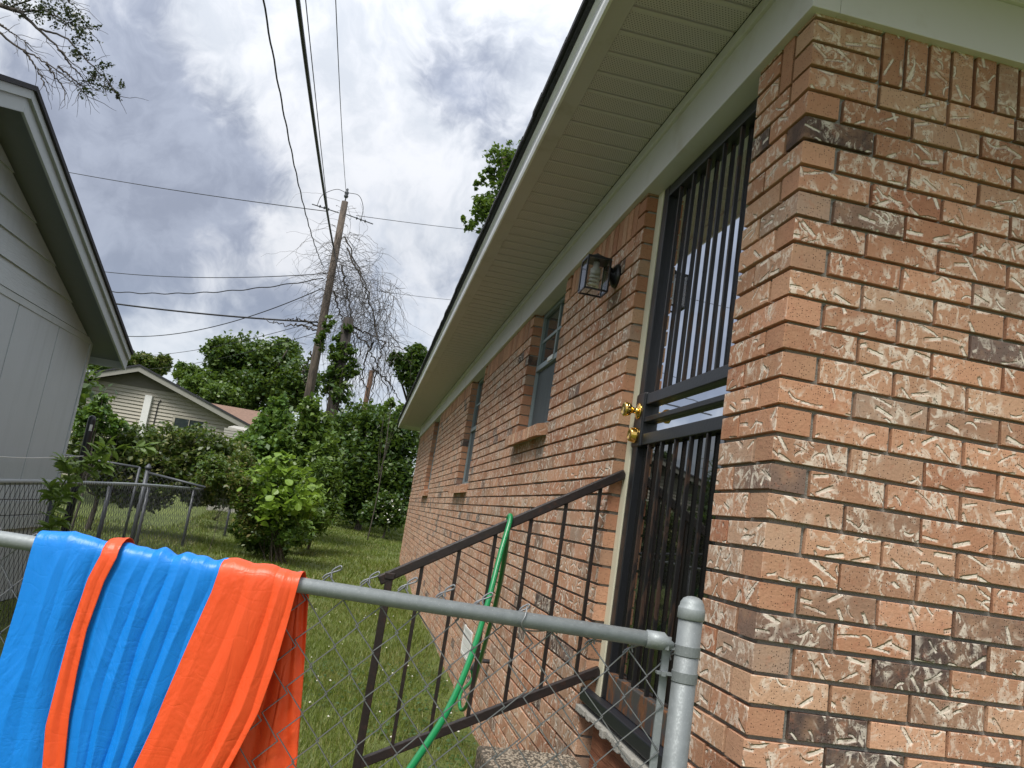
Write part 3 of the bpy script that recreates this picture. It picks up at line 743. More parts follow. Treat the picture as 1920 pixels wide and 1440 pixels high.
# near fence, from the terminal post by the house corner to the left
nf = thing('chain_link_fence', 'near galvanised chain link fence panel with the vinyl sheet over its rail', 'fence', 'chain link fences')
PO = np.array((-.190, -.079, 0.)); E = np.array((-1.44, .2483, 0)); E /= np.linalg.norm(E); N = np.array((E[1], -E[0], 0))
N = N if N@(C-PO) > 0 else -N
RZ = 1.066
MB().tube([PO+(0, 0, -.1), PO+(0, 0, 1.140)], .0255, 24).build('post', M['galv_post'], nf, True)
MB().lathe(PO+(0, 0, 1.118), [(.0265, 0), (.0288, .002), (.0285, .022), (.0275, .025), (.0262, .026), (.0250, .034), (.0200, .0425), (.0120, .047), (.0045, .0485)], (0, 0, 1), 24).build('post_cap', M['galv'], nf, True)
def fp(s, n, z): return PO + E*s + N*n + np.array((0, 0, z))
MB().tube([fp(.062, 0, RZ), fp(2.6, 0, RZ-.004)], .0162, 18).build('rail', M['galv'], nf, True)
MB().tube([fp(.030, 0, RZ-.006), fp(.046, 0, RZ-.002), fp(.052, 0, RZ), fp(.088, 0, RZ)], [.006, .013, .0185, .0185], 18).build('rail_cup', M['galv'], nf, True)
for z in (RZ-.022, RZ-.075, .72, .42):
    MB().lathe(PO+(0, 0, z), [(.0262, 0), (.0272, .001), (.0272, .021), (.0262, .022)], (0, 0, 1), 24).bar(fp(.026, -.006, z+.011), fp(.058, -.006, z+.011), .020, .005).bar(fp(.045, -.016, z+.011), fp(.045, .010, z+.011), .009, .009).build('tension_band', M['galv_post'], nf)
MB().bar(fp(.040, -.016, .08), fp(.040, -.016, 1.075), .016, .005, up=(0, 1, 0)).build('tension_bar', M['galv'], nf)
mb = MB()
def ztop_near(s): return RZ + float(np.interp(s, [0, .09, .20, .30, .36, .47, .62, .80, .90, 2.6], [-.034, -.030, -.026, -.016, .006, .022, .028, .028, -.004, -.004]))
chain(mb, (PO[0], PO[1], 0), E, 2.5, ztop_near, .10, N, lambda s, z: (-.0195 if z > RZ-.06 else -.012), s0=.036)
mb.build('wire_mesh', M['wire'], nf, True, kind='stuff')
P = [fp(.345, .004, RZ+.028), fp(.347, .0185, RZ+.010), fp(.352, .0195, RZ-.006), fp(.345, .010, RZ-.019), fp(.325, -.006, RZ-.021), fp(.300, -.014, RZ-.018)]
MB().tube(spline(P, 30), .0016, 6).build('tie_wire', M['wire'], nf, True)

# side boundary fence running back between the yards
f2 = thing('chain_link_fence', 'weathered chain link boundary fence running back past the grey shed', 'fence', 'chain link fences')
PL = [np.array(p, float) for p in ((-2.56, .33, 0), (-2.98, 3.46, 0), (-3.40, 6.6, 0), (-3.56, 9.6, 0), (-3.30, 14.6, 0))]
RZ2 = 1.03
MB().tube(spline([p+(0, 0, RZ2+(.012 if i == 1 else -.004)) for i, p in enumerate(PL)], 40), .0185, 14).build('rail', M['galv'], f2, True)
mb = MB()
for a, b in zip(PL[:-1], PL[1:]):
    L = np.linalg.norm(b-a); e = (b-a)/L; nn = np.array((e[1], -e[0], 0))
    chain(mb, a, e, L, RZ2-.004, .05, nn if nn[0] > 0 else -nn, .022, w=.108, h=.125, r=.0021, sides=3, tipscale=.5)
mb.build('wire_mesh', M['wire_dark'], f2, True, kind='stuff')
def along(q):
    tot = [np.linalg.norm(b-a) for a, b in zip(PL[:-1], PL[1:])]; c_ = 0
    for (a, b), l in zip(zip(PL[:-1], PL[1:]), tot):
        if q <= c_+l: return a+(b-a)*(q-c_)/l
        c_ += l
    return PL[-1]
for q in (.1, 2.2, 4.75, 6.95, 8.9, 11.3, 14.2):
    p = along(q); MB().tube([p+(-.03, 0, -.1), p+(-.03, 0, RZ2-.01)], .022, 12).build('post', M['galv_dark'], f2, True)
# cross fence behind, with its gate
f3 = thing('chain_link_fence', 'grey chain link cross fence and gate in front of the hedge', 'fence', 'chain link fences')
A0, A1, A2, A3 = at(120, 853, 11.3), at(262, 877, 11.3), at(277, 882, 11.3), at(385, 914, 11.1)
gx_ = float(gz(-4, 10)); 
MB().tube([A0, A1], .019, 10).tube([A2+(0, 0, -.03), A3], .018, 10).build('rail', M['galv_dark'], f3, True)
MB().tube([A1+(0, 0, .01), (A1[0], A1[1], gx_+.1)], .019, 10).tube([A0, (A0[0], A0[1], gx_)], .026, 10).build('gate_stile', M['galv_dark'], f3, True)
MB().tube([(A2[0], A2[1], -.1), A2+(0, 0, .02)], .032, 14).lathe(A2+(0, 0, .02), [(.045, 0), (.046, .02), (.03, .045), (.008, .075)], (0, 0, 1), 14).build('post', M['galv_dark'], f3, True)
mb = MB(); L = np.linalg.norm(A1-A0); e = (A1-A0)/L
chain(mb, A0, (e[0], e[1], 0), L, lambda s: float(A0[2]+(A1[2]-A0[2])*s/L)-.02, .12, (0, -1, 0), .01, r=.0026, sides=3, tips=False)
L = np.linalg.norm(A3-A2); e = (A3-A2)/L
chain(mb, A2, (e[0], e[1], 0), L, lambda s: float(A2[2]-.05+(A3[2]-A2[2]+.03)*s/L), .12, (0, -1, 0), .01, r=.0026, sides=3, tips=False)
mb.build('wire_mesh', M['wire_dark'], f3, True, kind='stuff')

# ------------------------------------------------------------------ vinyl sheet over the near rail
sheet = thing('vinyl_sheet', 'crumpled blue and orange vinyl sheet hung over the fence rail', 'tarp')
def fpl(px, py, n0=.03):       # where the view ray meets the plane n0 in front of the fence -> (s, z)
    d = dirv(px, py); k = (n0 - (C-PO)@N)/(d@N); q = C + d*k; return (q-PO)@E, q[2]
def bnd(pts):
    a = np.array([fpl(*p) for p in pts]); a = a[np.argsort(a[:, 1])]
    def f(z):
        z = np.asarray(z, float); s = np.interp(z, a[:, 1], a[:, 0])
        k = (a[1, 0]-a[0, 0])/(a[1, 1]-a[0, 1]); return np.where(z < a[0, 1], a[0, 0]+(z-a[0, 1])*k*.7, s)
    return f
B0 = bnd([(62, 1008), (48, 1060), (30, 1130), (0, 1230), (-40, 1340), (-75, 1440)])
B1 = bnd([(212, 1004), (170, 1085), (138, 1180), (112, 1280), (92, 1360), (86, 1440)])
B2 = bnd([(240, 1012), (200, 1090), (168, 1180), (150, 1260), (136, 1340), (126, 1440)])
B3 = bnd([(425, 1030), (398, 1110), (355, 1205), (318, 1290), (285, 1370), (252, 1440)])
B4 = bnd([(566, 1072), (548, 1140), (518, 1245), (486, 1335), (452, 1400), (425, 1450)])
B5 = bnd([(570, 1075), (564, 1150), (556, 1250), (550, 1330), (543, 1440)])
def ridge(x, w): return np.exp(-(np.abs(x)/w)**1.12)
def panel(name, ba, bb, mat, nu, folds, base=.024, back=.55, topbump=None, zlow=.34, thick=0.):
    zt = RZ+.017
    rows = [('b', z) for z in np.linspace(back, RZ, 14)[:-1]] + [('a', a) for a in np.linspace(0, 1, 9)] + [('f', z) for z in np.linspace(RZ, zlow, 76)[1:]]
    u = np.linspace(0, 1, nu); Vv = np.zeros((len(rows), nu, 3))
    for i, (k, val) in enumerate(rows):
        zz = RZ if k == 'a' else (val if k == 'f' else RZ)
        s0_, s1_ = ba(zz), bb(zz); s = s0_ + (s1_-s0_)*u
        drop = max(0, RZ-zz); ramp = 1-math.exp(-drop/.05)
        nn = np.zeros(nu)
        for cu, cv, w, amp, sh in folds:       # each fold runs from its place at the rail to its place lower down
            c_ = cu + (cv-cu)*min(1, drop/.35); nn = nn + .66*amp*ridge(u-c_+.012*math.sin(drop*23+sh), w*(1+drop*1.0))*(.30+.70*ramp)
        nn = nn + .0008*np.sin(u*9+drop*11+2)*ramp
        tb = topbump(u) if topbump else 0*u
        if k == 'f': n_ = base + nn*1.0 + .012*ramp*0; z_ = np.full(nu, val)
        elif k == 'a':
            th_ = math.pi*(1-val); n_ = math.cos(th_)*(base*.98) + (nn*val); z_ = RZ + math.sin(th_)*(.020 + tb + nn*.8)
        else: n_ = np.full(nu, -base*.98) - .004*np.sin(u*19); z_ = np.full(nu, val)
        Vv[i] = PO + np.outer(s, E) + np.outer(n_, N) + np.outer(z_, (0, 0, 1))
    I = np.arange(len(rows)*nu).reshape(len(rows), nu)
    Qd = np.stack([I[:-1, :-1], I[:-1, 1:], I[1:, 1:], I[1:, :-1]], -1).reshape(-1, 4)
    o = link(name, mesh_np(name, Vv.reshape(-1, 3), Qd, M[mat], True), sheet)
    so_ = o.modifiers.new('thickness', 'SOLIDIFY'); so_.thickness = .0012; so_.offset = 0
    return o
panel('blue_panel', B0, lambda z: B1(z)+(B2(z)-B1(z))*.5, 'blue', 110, [(.40, .36, .10, .012, 0), (.62, .66, .16, .010, 1), (.80, .80, .07, -.012, 2), (.16, .12, .18, .006, 3), (.95, .95, .06, -.014, 1), (.50, .50, .03, -.003, 2)], topbump=lambda u: .010*ridge(u-.42, .35)+.004)
panel('orange_strip', B1, B2, 'orange', 26, [(.3, .3, .35, .008, 0), (.92, .88, .12, .003, 2), (.62, .60, .10, -.003, 1)], base=.040, topbump=lambda u: .014+.006*u)
fo = [(.10, .10, .06, .010, 0), (.24, .20, .05, .012, 1), (.33, .30, .022, -.006, 2), (.40, .40, .045, .014, 0.5), (.50, .53, .030, -.012, 4), (.60, .64, .055, .014, 2.5), (.70, .73, .022, -.008, 1), (.79, .83, .05, .010, 3), (.90, .92, .05, -.008, 5)]
panel('blue_panel', lambda z: B2(z)-(B2(z)-B1(z))*.3, lambda z: B3(z)+(B4(z)-B3(z))*.06, 'blue', 170, fo, base=.027, topbump=lambda u: .006+.003*np.sin(u*21)+.002*np.sin(u*33+1))
fo2 = [(.14, .12, .12, .008, 0), (.36, .32, .05, -.006, 2), (.48, .46, .11, .010, 1), (.70, .70, .045, -.012, 3), (.80, .82, .05, .012, 0), (.91, .92, .03, -.008, 4)]
panel('orange_panel', B3, B4, 'orange', 130, fo2, base=.033, topbump=lambda u: .006+.003*np.sin(u*13)+.006*ridge(u-.3, .3))
# the flap hanging behind the wires at the right
u = np.linspace(0, 1, 40); zs = np.linspace(RZ+.012, .30, 60); Vv = np.zeros((60, 40, 3))
for i, z in enumerate(zs):
    s0_, s1_ = B5(z), B4(z)+.05; s = s0_+(s1_-s0_)*u; dr = RZ-z
    n_ = -.034 + .010*ridge(u-.35-.1*dr, .10)*(1-math.exp(-dr/.06)) - .012*ridge(u-.62+.2*dr, .10) + .004*np.sin(u*23+dr*20)
    Vv[i] = PO + np.outer(s, E) + np.outer(n_, N) + np.array((0, 0, z))
I = np.arange(2400).reshape(60, 40); Qd = np.stack([I[:-1, :-1], I[:-1, 1:], I[1:, 1:], I[1:, :-1]], -1).reshape(-1, 4)
o = link('orange_flap', mesh_np('orange_flap', Vv.reshape(-1, 3), Qd, M['orange'], True), sheet)
md = o.modifiers.new('thickness', 'SOLIDIFY'); md.thickness = .0012

# ------------------------------------------------------------------ grey shed on the left
shed = thing('garden_shed', 'grey painted garden shed with lap siding in its gable', 'shed')
SX = -3.62; SY1 = 6.22; SY0 = .42; RY = 3.38; Z_E = 2.336
def rake(y): return 3.30 - abs(y-RY)*.365          # underside of the roof at the gable wall
zl = [Z_E, 2.52, 2.70, 2.885, 3.07, 3.25]
MB().box((-8.5, SY0, .0), (SX-.022, SY1-.004, Z_E)).add([(SX-.022, SY0, Z_E), (SX-.022, SY1-.004, Z_E), (SX-.022, RY, 3.27), (-8.5, SY0, Z_E), (-8.5, SY1-.004, Z_E), (-8.5, RY, 3.27)], [(0, 1, 2), (3, 5, 4), (0, 2, 5, 3), (1, 4, 5, 2)]).build('wall_core', M['shed'], shed)
ed = [SY0] + [SY1-.81-.8*i for i in range(6, -1, -1)] + [SY1]; ed = [y for y in ed if y >= SY0]
for a, b in zip(ed[:-1], ed[1:]):
    if b-a > .05: MB().box((SX-.021, a+.006, .84), (SX-.004, b-.006, Z_E-.018)).build('wall_panel', M['shed'], shed, bevel=.003)
for i in range(len(zl)-1):
    a, b = zl[i], zl[i+1]; ya = min((3.30-a)/.365, 3.0); yb = max(.02, min((3.30-b)/.365, 3.0))
    ca, cb = max(RY-ya, SY0), min(RY+ya, SY1); da, db = max(RY-yb, SY0), min(RY+yb, SY1)
    MB().hexa([(SX-.021, ca, a), (SX-.021, cb, a), (SX+.010, cb, a), (SX+.010, ca, a), (SX-.021, da, b+.004), (SX-.021, db, b+.004), (SX-.008, db, b+.004), (SX-.008, da, b+.004)]).build('siding_board', M['shed_lap'], shed)
MB().box((SX-.02, SY0, Z_E-.055), (SX+.004, SY1, Z_E-.002)).build('siding_board', M['shed_lap'], shed, bevel=.002)
for z in (.715, .60): MB().box((SX-.02, SY0, z), (SX+.006, SY1, z+(.116 if z > .7 else .108))).build('skirting_board', M['shed_lap'], shed, bevel=.002)
MB().box((SX-.03, SY0+.01, 0), (SX-.021, SY1-.01, .60)).build('foundation_board', M['shed'], shed)
MB().box((SX-.022, SY1-.05, .60), (SX+.0065, SY1+.002, Z_E)).build('corner_board', M['shed'], shed, bevel=.002)
OX = SX+.265; ez0, ez1 = SY0-.30, SY1+.235
def rz(y): return 3.362 - abs(y-RY)*.368
for y0, y1 in ((RY, ez1), (ez0, RY)):
    def P_(x, y, dz): return (x, y, rz(y)+dz)
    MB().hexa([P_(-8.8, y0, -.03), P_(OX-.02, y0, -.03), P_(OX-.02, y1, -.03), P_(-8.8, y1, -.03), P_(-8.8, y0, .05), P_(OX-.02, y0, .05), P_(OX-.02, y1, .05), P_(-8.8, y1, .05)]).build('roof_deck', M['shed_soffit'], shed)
    MB().hexa([P_(OX-.02, y0, -.10), P_(OX, y0, -.10), P_(OX, y1, -.10), P_(OX-.02, y1, -.10), P_(OX-.02, y0, .03), P_(OX, y0, .03), P_(OX, y1, .03), P_(OX-.02, y1, .03)]).build('fascia', M['shed_trim'], shed, bevel=.002)
    MB().hexa([P_(OX, y0, -.005), P_(OX+.022, y0, -.005), P_(OX+.022, y1, -.005), P_(OX, y1, -.005), P_(OX, y0, .052), P_(OX+.022, y0, .052), P_(OX+.022, y1, .052), P_(OX, y1, .052)]).build('rake_trim', M['shed_trim'], shed, bevel=.002)
    MB().hexa([P_(-8.8, y0, .053), P_(OX+.04, y0, .053), P_(OX+.04, y1+.0, .053), P_(-8.8, y1, .053), P_(-8.8, y0, .085), P_(OX+.04, y0, .085), P_(OX+.04, y1, .085), P_(-8.8, y1, .085)]).build('roof', M['shingle'], shed)
for ye, sg in ((ez1, 1), (ez0, -1)):
    z = rz(ye); MB().box((-8.8, min(ye, ye+sg*.02), z-.10), (OX-.001, max(ye, ye+sg*.02), z+.04)).build('fascia', M['shed_trim'], shed, bevel=.002)
bp = thing('black_post', 'black round-topped metal post standing at the shed corner', 'post')
BPx, BPy = -3.535, 6.44
MB().lathe((BPx, BPy, 0), [(.036, 0), (.036, 1.60), (.033, 1.625), (.022, 1.642), (.008, 1.648)], (0, 0, 1), 16).build('tube', M['black'], bp, True)
MB().box((BPx+.005, BPy-.040, 1.50), (BPx+.028, BPy-.0335, 1.56)).build('tag', M['white_paint'], bp)
wl = MB().tube(spline([(-3.58, 1.2, 1.20), (-3.58, 3.4, 1.16), (-3.55, 5.0, 1.17), (-3.52, 6.40, 1.26)], 40), .004, 5).build('clothes_line', M['white_paint'], smooth=True)
tag(wl, 'thin white cord strung along the grey shed wall', 'cord')

# ------------------------------------------------------------------ beige house and the roof behind it
bh = thing('beige_house', 'beige lap-sided house with a low gable behind the hedge', 'house')
a_, b_, c_ = at(262, 688, 24), at(462, 797, 24), at(165, 700, 24)
ex = np.array((math.cos(-.03), math.sin(-.03), 0)); ey = np.array((-ex[1], ex[0], 0)); O = np.array((a_[0], a_[1], 0))
def hb(u, d, z): return O + ex*u + ey*d + np.array((0, 0, z))
AP = a_[2]; hw = (b_-a_)@ex; ev = AP - (AP-b_[2]); SLB = (AP-b_[2])/hw
ovh = .35
def rb(u): return AP - abs(u)*SLB
hl = hw - .35
mb = MB(); lap = .105; z = .5
mb.add([hb(-hl, ovh+.03, 0), hb(hl, ovh+.03, 0), hb(hl, ovh+.03, rb(hl)-.1), hb(0, ovh+.03, AP-.1), hb(-hl, ovh+.03, rb(hl)-.1), hb(-hl, 9, 0), hb(hl, 9, 0), hb(hl, 9, rb(hl)-.1), hb(0, 9, AP-.1), hb(-hl, 9, rb(hl)-.1)],
       [(0, 1, 2, 3, 4), (9, 8, 7, 6, 5), (1, 6, 7, 2), (0, 4, 9, 5)])
mb.build('wall', M['beige'], bh)
mb = MB(); ZG = AP-.66
while z < ZG:
    w0 = min(hl, (AP-.12-z)/SLB); w1 = min(hl, (AP-.12-z-lap)/SLB)
    mb.hexa([hb(-w0, ovh-.012, z), hb(w0, ovh-.012, z), hb(w0, ovh+.03, z), hb(-w0, ovh+.03, z), hb(-w1, ovh+.022, z+lap+.002), hb(w1, ovh+.022, z+lap+.002), hb(w1, ovh+.03, z+lap+.002), hb(-w1, ovh+.03, z+lap+.002)]); z += lap
mb.build('lap_siding', M['beige'], bh, kind='stuff')
wg = (AP-.10-z)/SLB
MB().add([hb(-wg, ovh, z), hb(wg, ovh, z), hb(0, ovh, AP-.08), hb(-wg, ovh+.03, z), hb(wg, ovh+.03, z), hb(0, ovh+.03, AP-.08)], [(0, 1, 2), (5, 4, 3), (0, 3, 4, 1)]).build('gable_panel', M['beige_dark'], bh)
for sg in (-1, 1):
    def q(u, d, dz): return hb(sg*u, d, rb(u)+dz)
    MB().hexa([q(0, -.03, -.14), q(hw+.1, -.03, -.14), q(hw+.1, 0, -.14), q(0, 0, -.14), q(0, -.03, .02), q(hw+.1, -.03, .02), q(hw+.1, 0, .02), q(0, 0, .02)]).build('fascia', M['beige_trim'], bh)
    MB().hexa([q(0, -.06, .021), q(hw+.14, -.06, .021), q(hw+.14, 9.3, .021), q(0, 9.3, .021), q(0, -.06, .075), q(hw+.14, -.06, .075), q(hw+.14, 9.3, .075), q(0, 9.3, .075)]).build('roof', M['shingle'], bh)
    MB().hexa([q(0, .001, -.06), q(hw+.1, .001, -.06), q(hw+.1, 9, -.06), q(0, 9, -.06), q(0, .001, .02), q(hw+.1, .001, .02), q(hw+.1, 9, .02), q(0, 9, .02)]).build('roof_deck', M['beige_dark'], bh)
# chimney chase board, cable, window (found from the gable apex)
def hu(px, py):      # wall coordinates of the point seen at this place on the gable
    d = dirv(px, py); P0 = hb(0, ovh, 0); k = ((P0-C)@ey)/(d@ey); p = C+d*k; return (p-O)@ex, p[2]
u1, z1_ = hu(281, 742); u0_, z0_ = hu(262, 800)
MB().hexa([hb(u1-.10, ovh-.10, .6), hb(u1+.10, ovh-.10, .6), hb(u1+.10, ovh, .6), hb(u1-.10, ovh, .6), hb(u1-.10, ovh-.10, z1_), hb(u1+.10, ovh-.10, z1_), hb(u1+.10, ovh, z1_), hb(u1-.10, ovh, z1_)]).build('flue_cover', M['white_paint'], bh)
u2, z2 = hu(299, 750); MB().tube([hb(u2+.05, ovh-.02, z2), hb(u2, ovh-.02, z2-.1), hb(u2-.02, ovh-.02, .8)], .016, 5).build('cable', M['cable'], bh)
u3, z3 = hu(326, 778); u4, _ = hu(388, 790); zw = z3; w = sub('window', bh)
MB().add([hb(u3, ovh-.04, zw-.75), hb(u4, ovh-.04, zw-.75), hb(u4, ovh-.04, zw), hb(u3, ovh-.04, zw), hb(u3+.07, ovh-.04, zw-.68), hb(u4-.07, ovh-.04, zw-.68), hb(u4-.07, ovh-.04, zw-.07), hb(u3+.07, ovh-.04, zw-.07)], [(0, 1, 5, 4), (1, 2, 6, 5), (2, 3, 7, 6), (3, 0, 4, 7)]).build('frame', M['beige'], w)
um = (u3+u4)/2
for p0, p1 in ((u3+.07, um-.02), (um+.02, u4-.07)): MB().add([hb(p0, ovh-.03, zw-.68), hb(p1, ovh-.03, zw-.68), hb(p1, ovh-.03, zw-.07), hb(p0, ovh-.03, zw-.07)], [(0, 1, 2, 3)]).build('pane', M['wpane'], w)
MB().bar(hb(um, ovh-.035, zw-.7), hb(um, ovh-.035, zw-.05), .04, .02).build('mullion', M['beige'], w)
fh = thing('neighbour_house', 'distant house with a faded salmon shingle roof behind the beige house', 'house')
r0, r1 = at(425, 763, 29), at(545, 786, 29); zt_ = r0[2]
MB().add([(r0[0]-2, r0[1], zt_+.05), (r1[0], r1[1], zt_+.0), (r1[0]+.3, r1[1]-3.5, zt_-1.25), (r0[0]-2, r0[1]-3.5, zt_-1.2), (r0[0]-2, r0[1]+3.5, zt_-1.2), (r1[0], r1[1]+3.5, zt_-1.2)], [(0, 3, 2, 1), (0, 1, 5, 4)]).build('roof', M['tan_roof'], fh)
MB().box((r0[0]-1.8, r0[1]-3.2, 0), (r1[0]-.1, r1[1]+3.2, zt_-1.22)).build('wall', M['beige'], fh)
aw = thing('white_lean_to', 'small white lap-boarded lean-to beside the beige house gable', 'lean-to')
p0 = at(428, 800, 20); 
MB().hexa([(p0[0]-.1, p0[1], .4), (p0[0]+.9, p0[1], .4), (p0[0]+.9, p0[1]+.8, .4), (p0[0]-.1, p0[1]+.8, .4), (p0[0], p0[1], p0[2]), (p0[0]+.9, p0[1], p0[2]-.06), (p0[0]+.9, p0[1]+.8, p0[2]+.1), (p0[0], p0[1]+.8, p0[2]+.1)]).build('wall', M['lean'], aw)
for i in range(12): MB().box((p0[0]-.08, p0[1]-.02, p0[2]-.09-i*.065), (p0[0]+.88, p0[1]-.002, p0[2]-.04-i*.065)).build('slat', M['lean'], aw)

# ------------------------------------------------------------------ utility poles, vine tangle, wires
ppole = thing('utility_pole', 'tall weathered wooden utility pole with a dead vine tangle', 'utility pole')
PB, PT = at(583, 735, 26.), at(647, 378, 26.3)
PB = np.array((PB[0], PB[1], 0.)); dirp = (PT-PB)
MB().tube([PB, PB+dirp*.5, PT], [.165, .14, .105], 14).build('shaft', M['pole'], ppole, True)
MB().lathe(PT, [(.02, 0), (.02, .12), (.06, .14), (.075, .20), (.05, .24), (.07, .28), (.06, .34), (.03, .38), (.045, .42), (.02, .46)], (0, 0, 1), 12).build('insulator', M['galv_dark'], ppole, True)
mb = MB()
for sg in (-1, 1):
    c0 = PT + np.array((sg*.12, 0, -.42))
    mb.tube([c0, c0+(sg*.9, .05, -.12*sg)], .018, 6)
    for i in range(3): mb.lathe(c0+np.array((sg*(.35+.14*i), .02, -.05*sg-.02*sg*i)), [(.02, -.03), (.06, 0), (.02, .03)], (1, 0, 0), 8)
mb.build('strain_insulators', M['galv_dark'], ppole)
mb = MB().tube(spline([PT+(0, 0, .3), PT+(-.35, 0, .35), PT+(-.75, 0, .05), PT+(-.85, 0, -.35)], 24), .010, 4).tube(spline([PT+(.05, 0, .32), PT+(.4, 0, .3), PT+(.6, 0, -.05), PT+(.62, 0, -.45)], 24), .010, 4)
mb.build('jumper_wire', M['cable'], ppole)
spole = thing('stub_pole', 'shorter dark cut-off pole wrapped in ivy beside the tall pole', 'utility pole')
SB, ST = at(628, 750, 22.5), at(654, 597, 22.5); SB = np.array((SB[0], SB[1], .3))
MB().tube([SB, ST], [.17, .15], 12).build('shaft', M['pole_dark'], spole, True)
tpole = thing('thin_pole', 'thin rust-brown pole top showing above the green shrubs', 'pole')
TB, TT_ = at(677, 790, 29), at(684, 690, 29); TT_ = TB + (0.05, 0, TT_[2]-TB[2]); MB().tube([(TB[0], TB[1], .5), TT_], .09, 8).build('shaft', M['post_rust'], tpole, True)

# dead vine: main stems and a drooping haze of thin runners
mb = MB(); dep = lambda: rng.normal(26, .45)
def vine(p, d, n, step, r, droop, wob):
    p = np.array(p, float); d = np.array(d, float); P = [p]
    for i in range(n):
        d = d/np.linalg.norm(d); d = d + rng.normal(0, wob, 3) + np.array((0, 0, -droop)); d /= np.linalg.norm(d); p = p + d*step; P.append(p)
    return np.array(P)
starts = [(645, 425), (640, 470), (630, 500), (622, 520), (640, 540), (650, 470), (612, 590), (665, 520), (690, 560), (700, 600), (680, 500), (605, 610), (655, 560), (715, 640), (720, 560), (650, 560)]
wts = np.array([.8, 1, 1, 1.3, 1, 1, .9, 1.2, 1.5, 1.2, 1.2, .8, .7, .9, .9, 1.1]); wts /= wts.sum()
for i in range(440):
    px, py = starts[rng.choice(len(starts), p=wts)]; p = at(px+rng.normal(0, 16), py+rng.normal(0, 22), dep())
    a = rng.uniform(0, 2*math.pi); d = np.array((math.cos(a), math.sin(a)*.6, rng.uniform(-.5, .8)))
    n = int(rng.integers(7, 17)); P = vine(p, d, n, .15, .01, .17 if px > 640 else .12, .30)
    mb.tube(P, np.linspace(.0072, .0025, len(P)), 3, cap=False)
for pts in ([(645, 440), (665, 490), (690, 550), (705, 620), (725, 680), (735, 740)], [(650, 470), (680, 530), (700, 590), (712, 650)], [(592, 618), (560, 610), (520, 606), (495, 598)], [(596, 612), (565, 600), (535, 598)], [(625, 545), (640, 600), (650, 660)],
            [(640, 500), (655, 570), (665, 650), (660, 740)], [(660, 620), (690, 650), (715, 700), (735, 760)], [(585, 660), (570, 700), (580, 745)], [(700, 640), (680, 700), (695, 760)], [(720, 640), (705, 700), (690, 770)], [(655, 610), (690, 625), (730, 645), (770, 660)], [(700, 690), (730, 720), (755, 765)]):
    q = spline([at(x, y, rng.normal(26, .15)) for x, y in pts], 30); q = q + rng.normal(0, .03, q.shape)
    mb.tube(q, np.linspace(.030, .012, len(q)), 4, cap=False)
for i in range(190):
    px, py = rng.uniform(650, 745), rng.uniform(520, 700); p = at(px, py, dep()); P = vine(p, (rng.normal(0, .4), rng.normal(0, .4), -1), int(rng.integers(6, 14)), .17, .01, .10, .26)
    mb.tube(P, np.linspace(.008, .0035, len(P)), 3, cap=False)
mb.build('dead_vine', M['twig'], ppole, kind='stuff')

def cable(a, b, r, sag, label, wav=0.):
    a = np.array(a); b = np.array(b); tt = np.linspace(0, 1, 70); P = a + np.outer(tt, b-a); P[:, 2] -= sag*4*tt*(1-tt)
    if wav: P[:, 2] += wav*np.sin(tt*np.linalg.norm(b-a)*5.5); 
    o = MB().tube(P, r, 5).build('overhead_wire', M['cable'], smooth=True)
    tag(o, label, 'overhead wire', 'overhead wires')
OW = 'overhead wires'
cable(at(625, 462, 26), at(543, -120, 8), .030, .12, 'thickest black overhead cable, dropping from frame top to the tall pole')
cable(at(654, 600, 22.4), at(625, 462, 26), .016, .02, 'short dark cable linking the tall pole to the ivy-wrapped stub pole')
cable(at(606, 500, 26), at(480, -80, 9), .013, .35, 'wavy twisted overhead wire left of the thickest black cable', .018)
cable(at(622, 455, 26), at(566, -70, 11), .009, .05, 'thin overhead wire running close beside the thickest black cable')
cable(at(649, 362, 26.3), at(627, -60, 11), .008, .10, 'thin overhead wire rising straight from the tall pole top insulator')
cable(at(612, 396, 26.2), at(60, 310, 33), .014, .10, 'highest long wire running left from near the tall pole top')
cable(at(668, 404, 26.2), at(960, 438, 38), .010, .05, 'thin wire running right from near the tall pole top to the roof')
cable(at(620, 512, 26), at(150, 504, 32), .014, .25, 'nearly level wire meeting the tall pole at mid height')
cable(at(606, 522, 26), at(150, 540, 30), .018, .35, 'slightly wavy wire just below the nearly level one at the tall pole', .02)
cable(at(596, 604, 26), at(150, 560, 28), .030, .10, 'thick wire on the left overgrown by the dead vine at the tall pole')
cable(at(605, 540, 26), at(170, 622, 34), .016, .75, 'drooping wire crossing the thick vine-covered wire on the left')
cable(at(600, 600, 26.5), at(240, 668, 40), .011, .3, 'faint lower wire passing above the round dark tree, upper of two')
cable(at(600, 622, 26.5), at(240, 694, 40), .011, .3, 'faint lower wire passing behind the round dark tree, lower of two')
cable(at(705, 545, 26.5), at(900, 566, 38), .008, .05, 'faint wire leaving the vine tangle to the right towards the roof')
cable(at(690, 612, 26), at(830, 676, 34), .009, .05, 'faint wire sloping down right from the vine tangle to the roof edge')

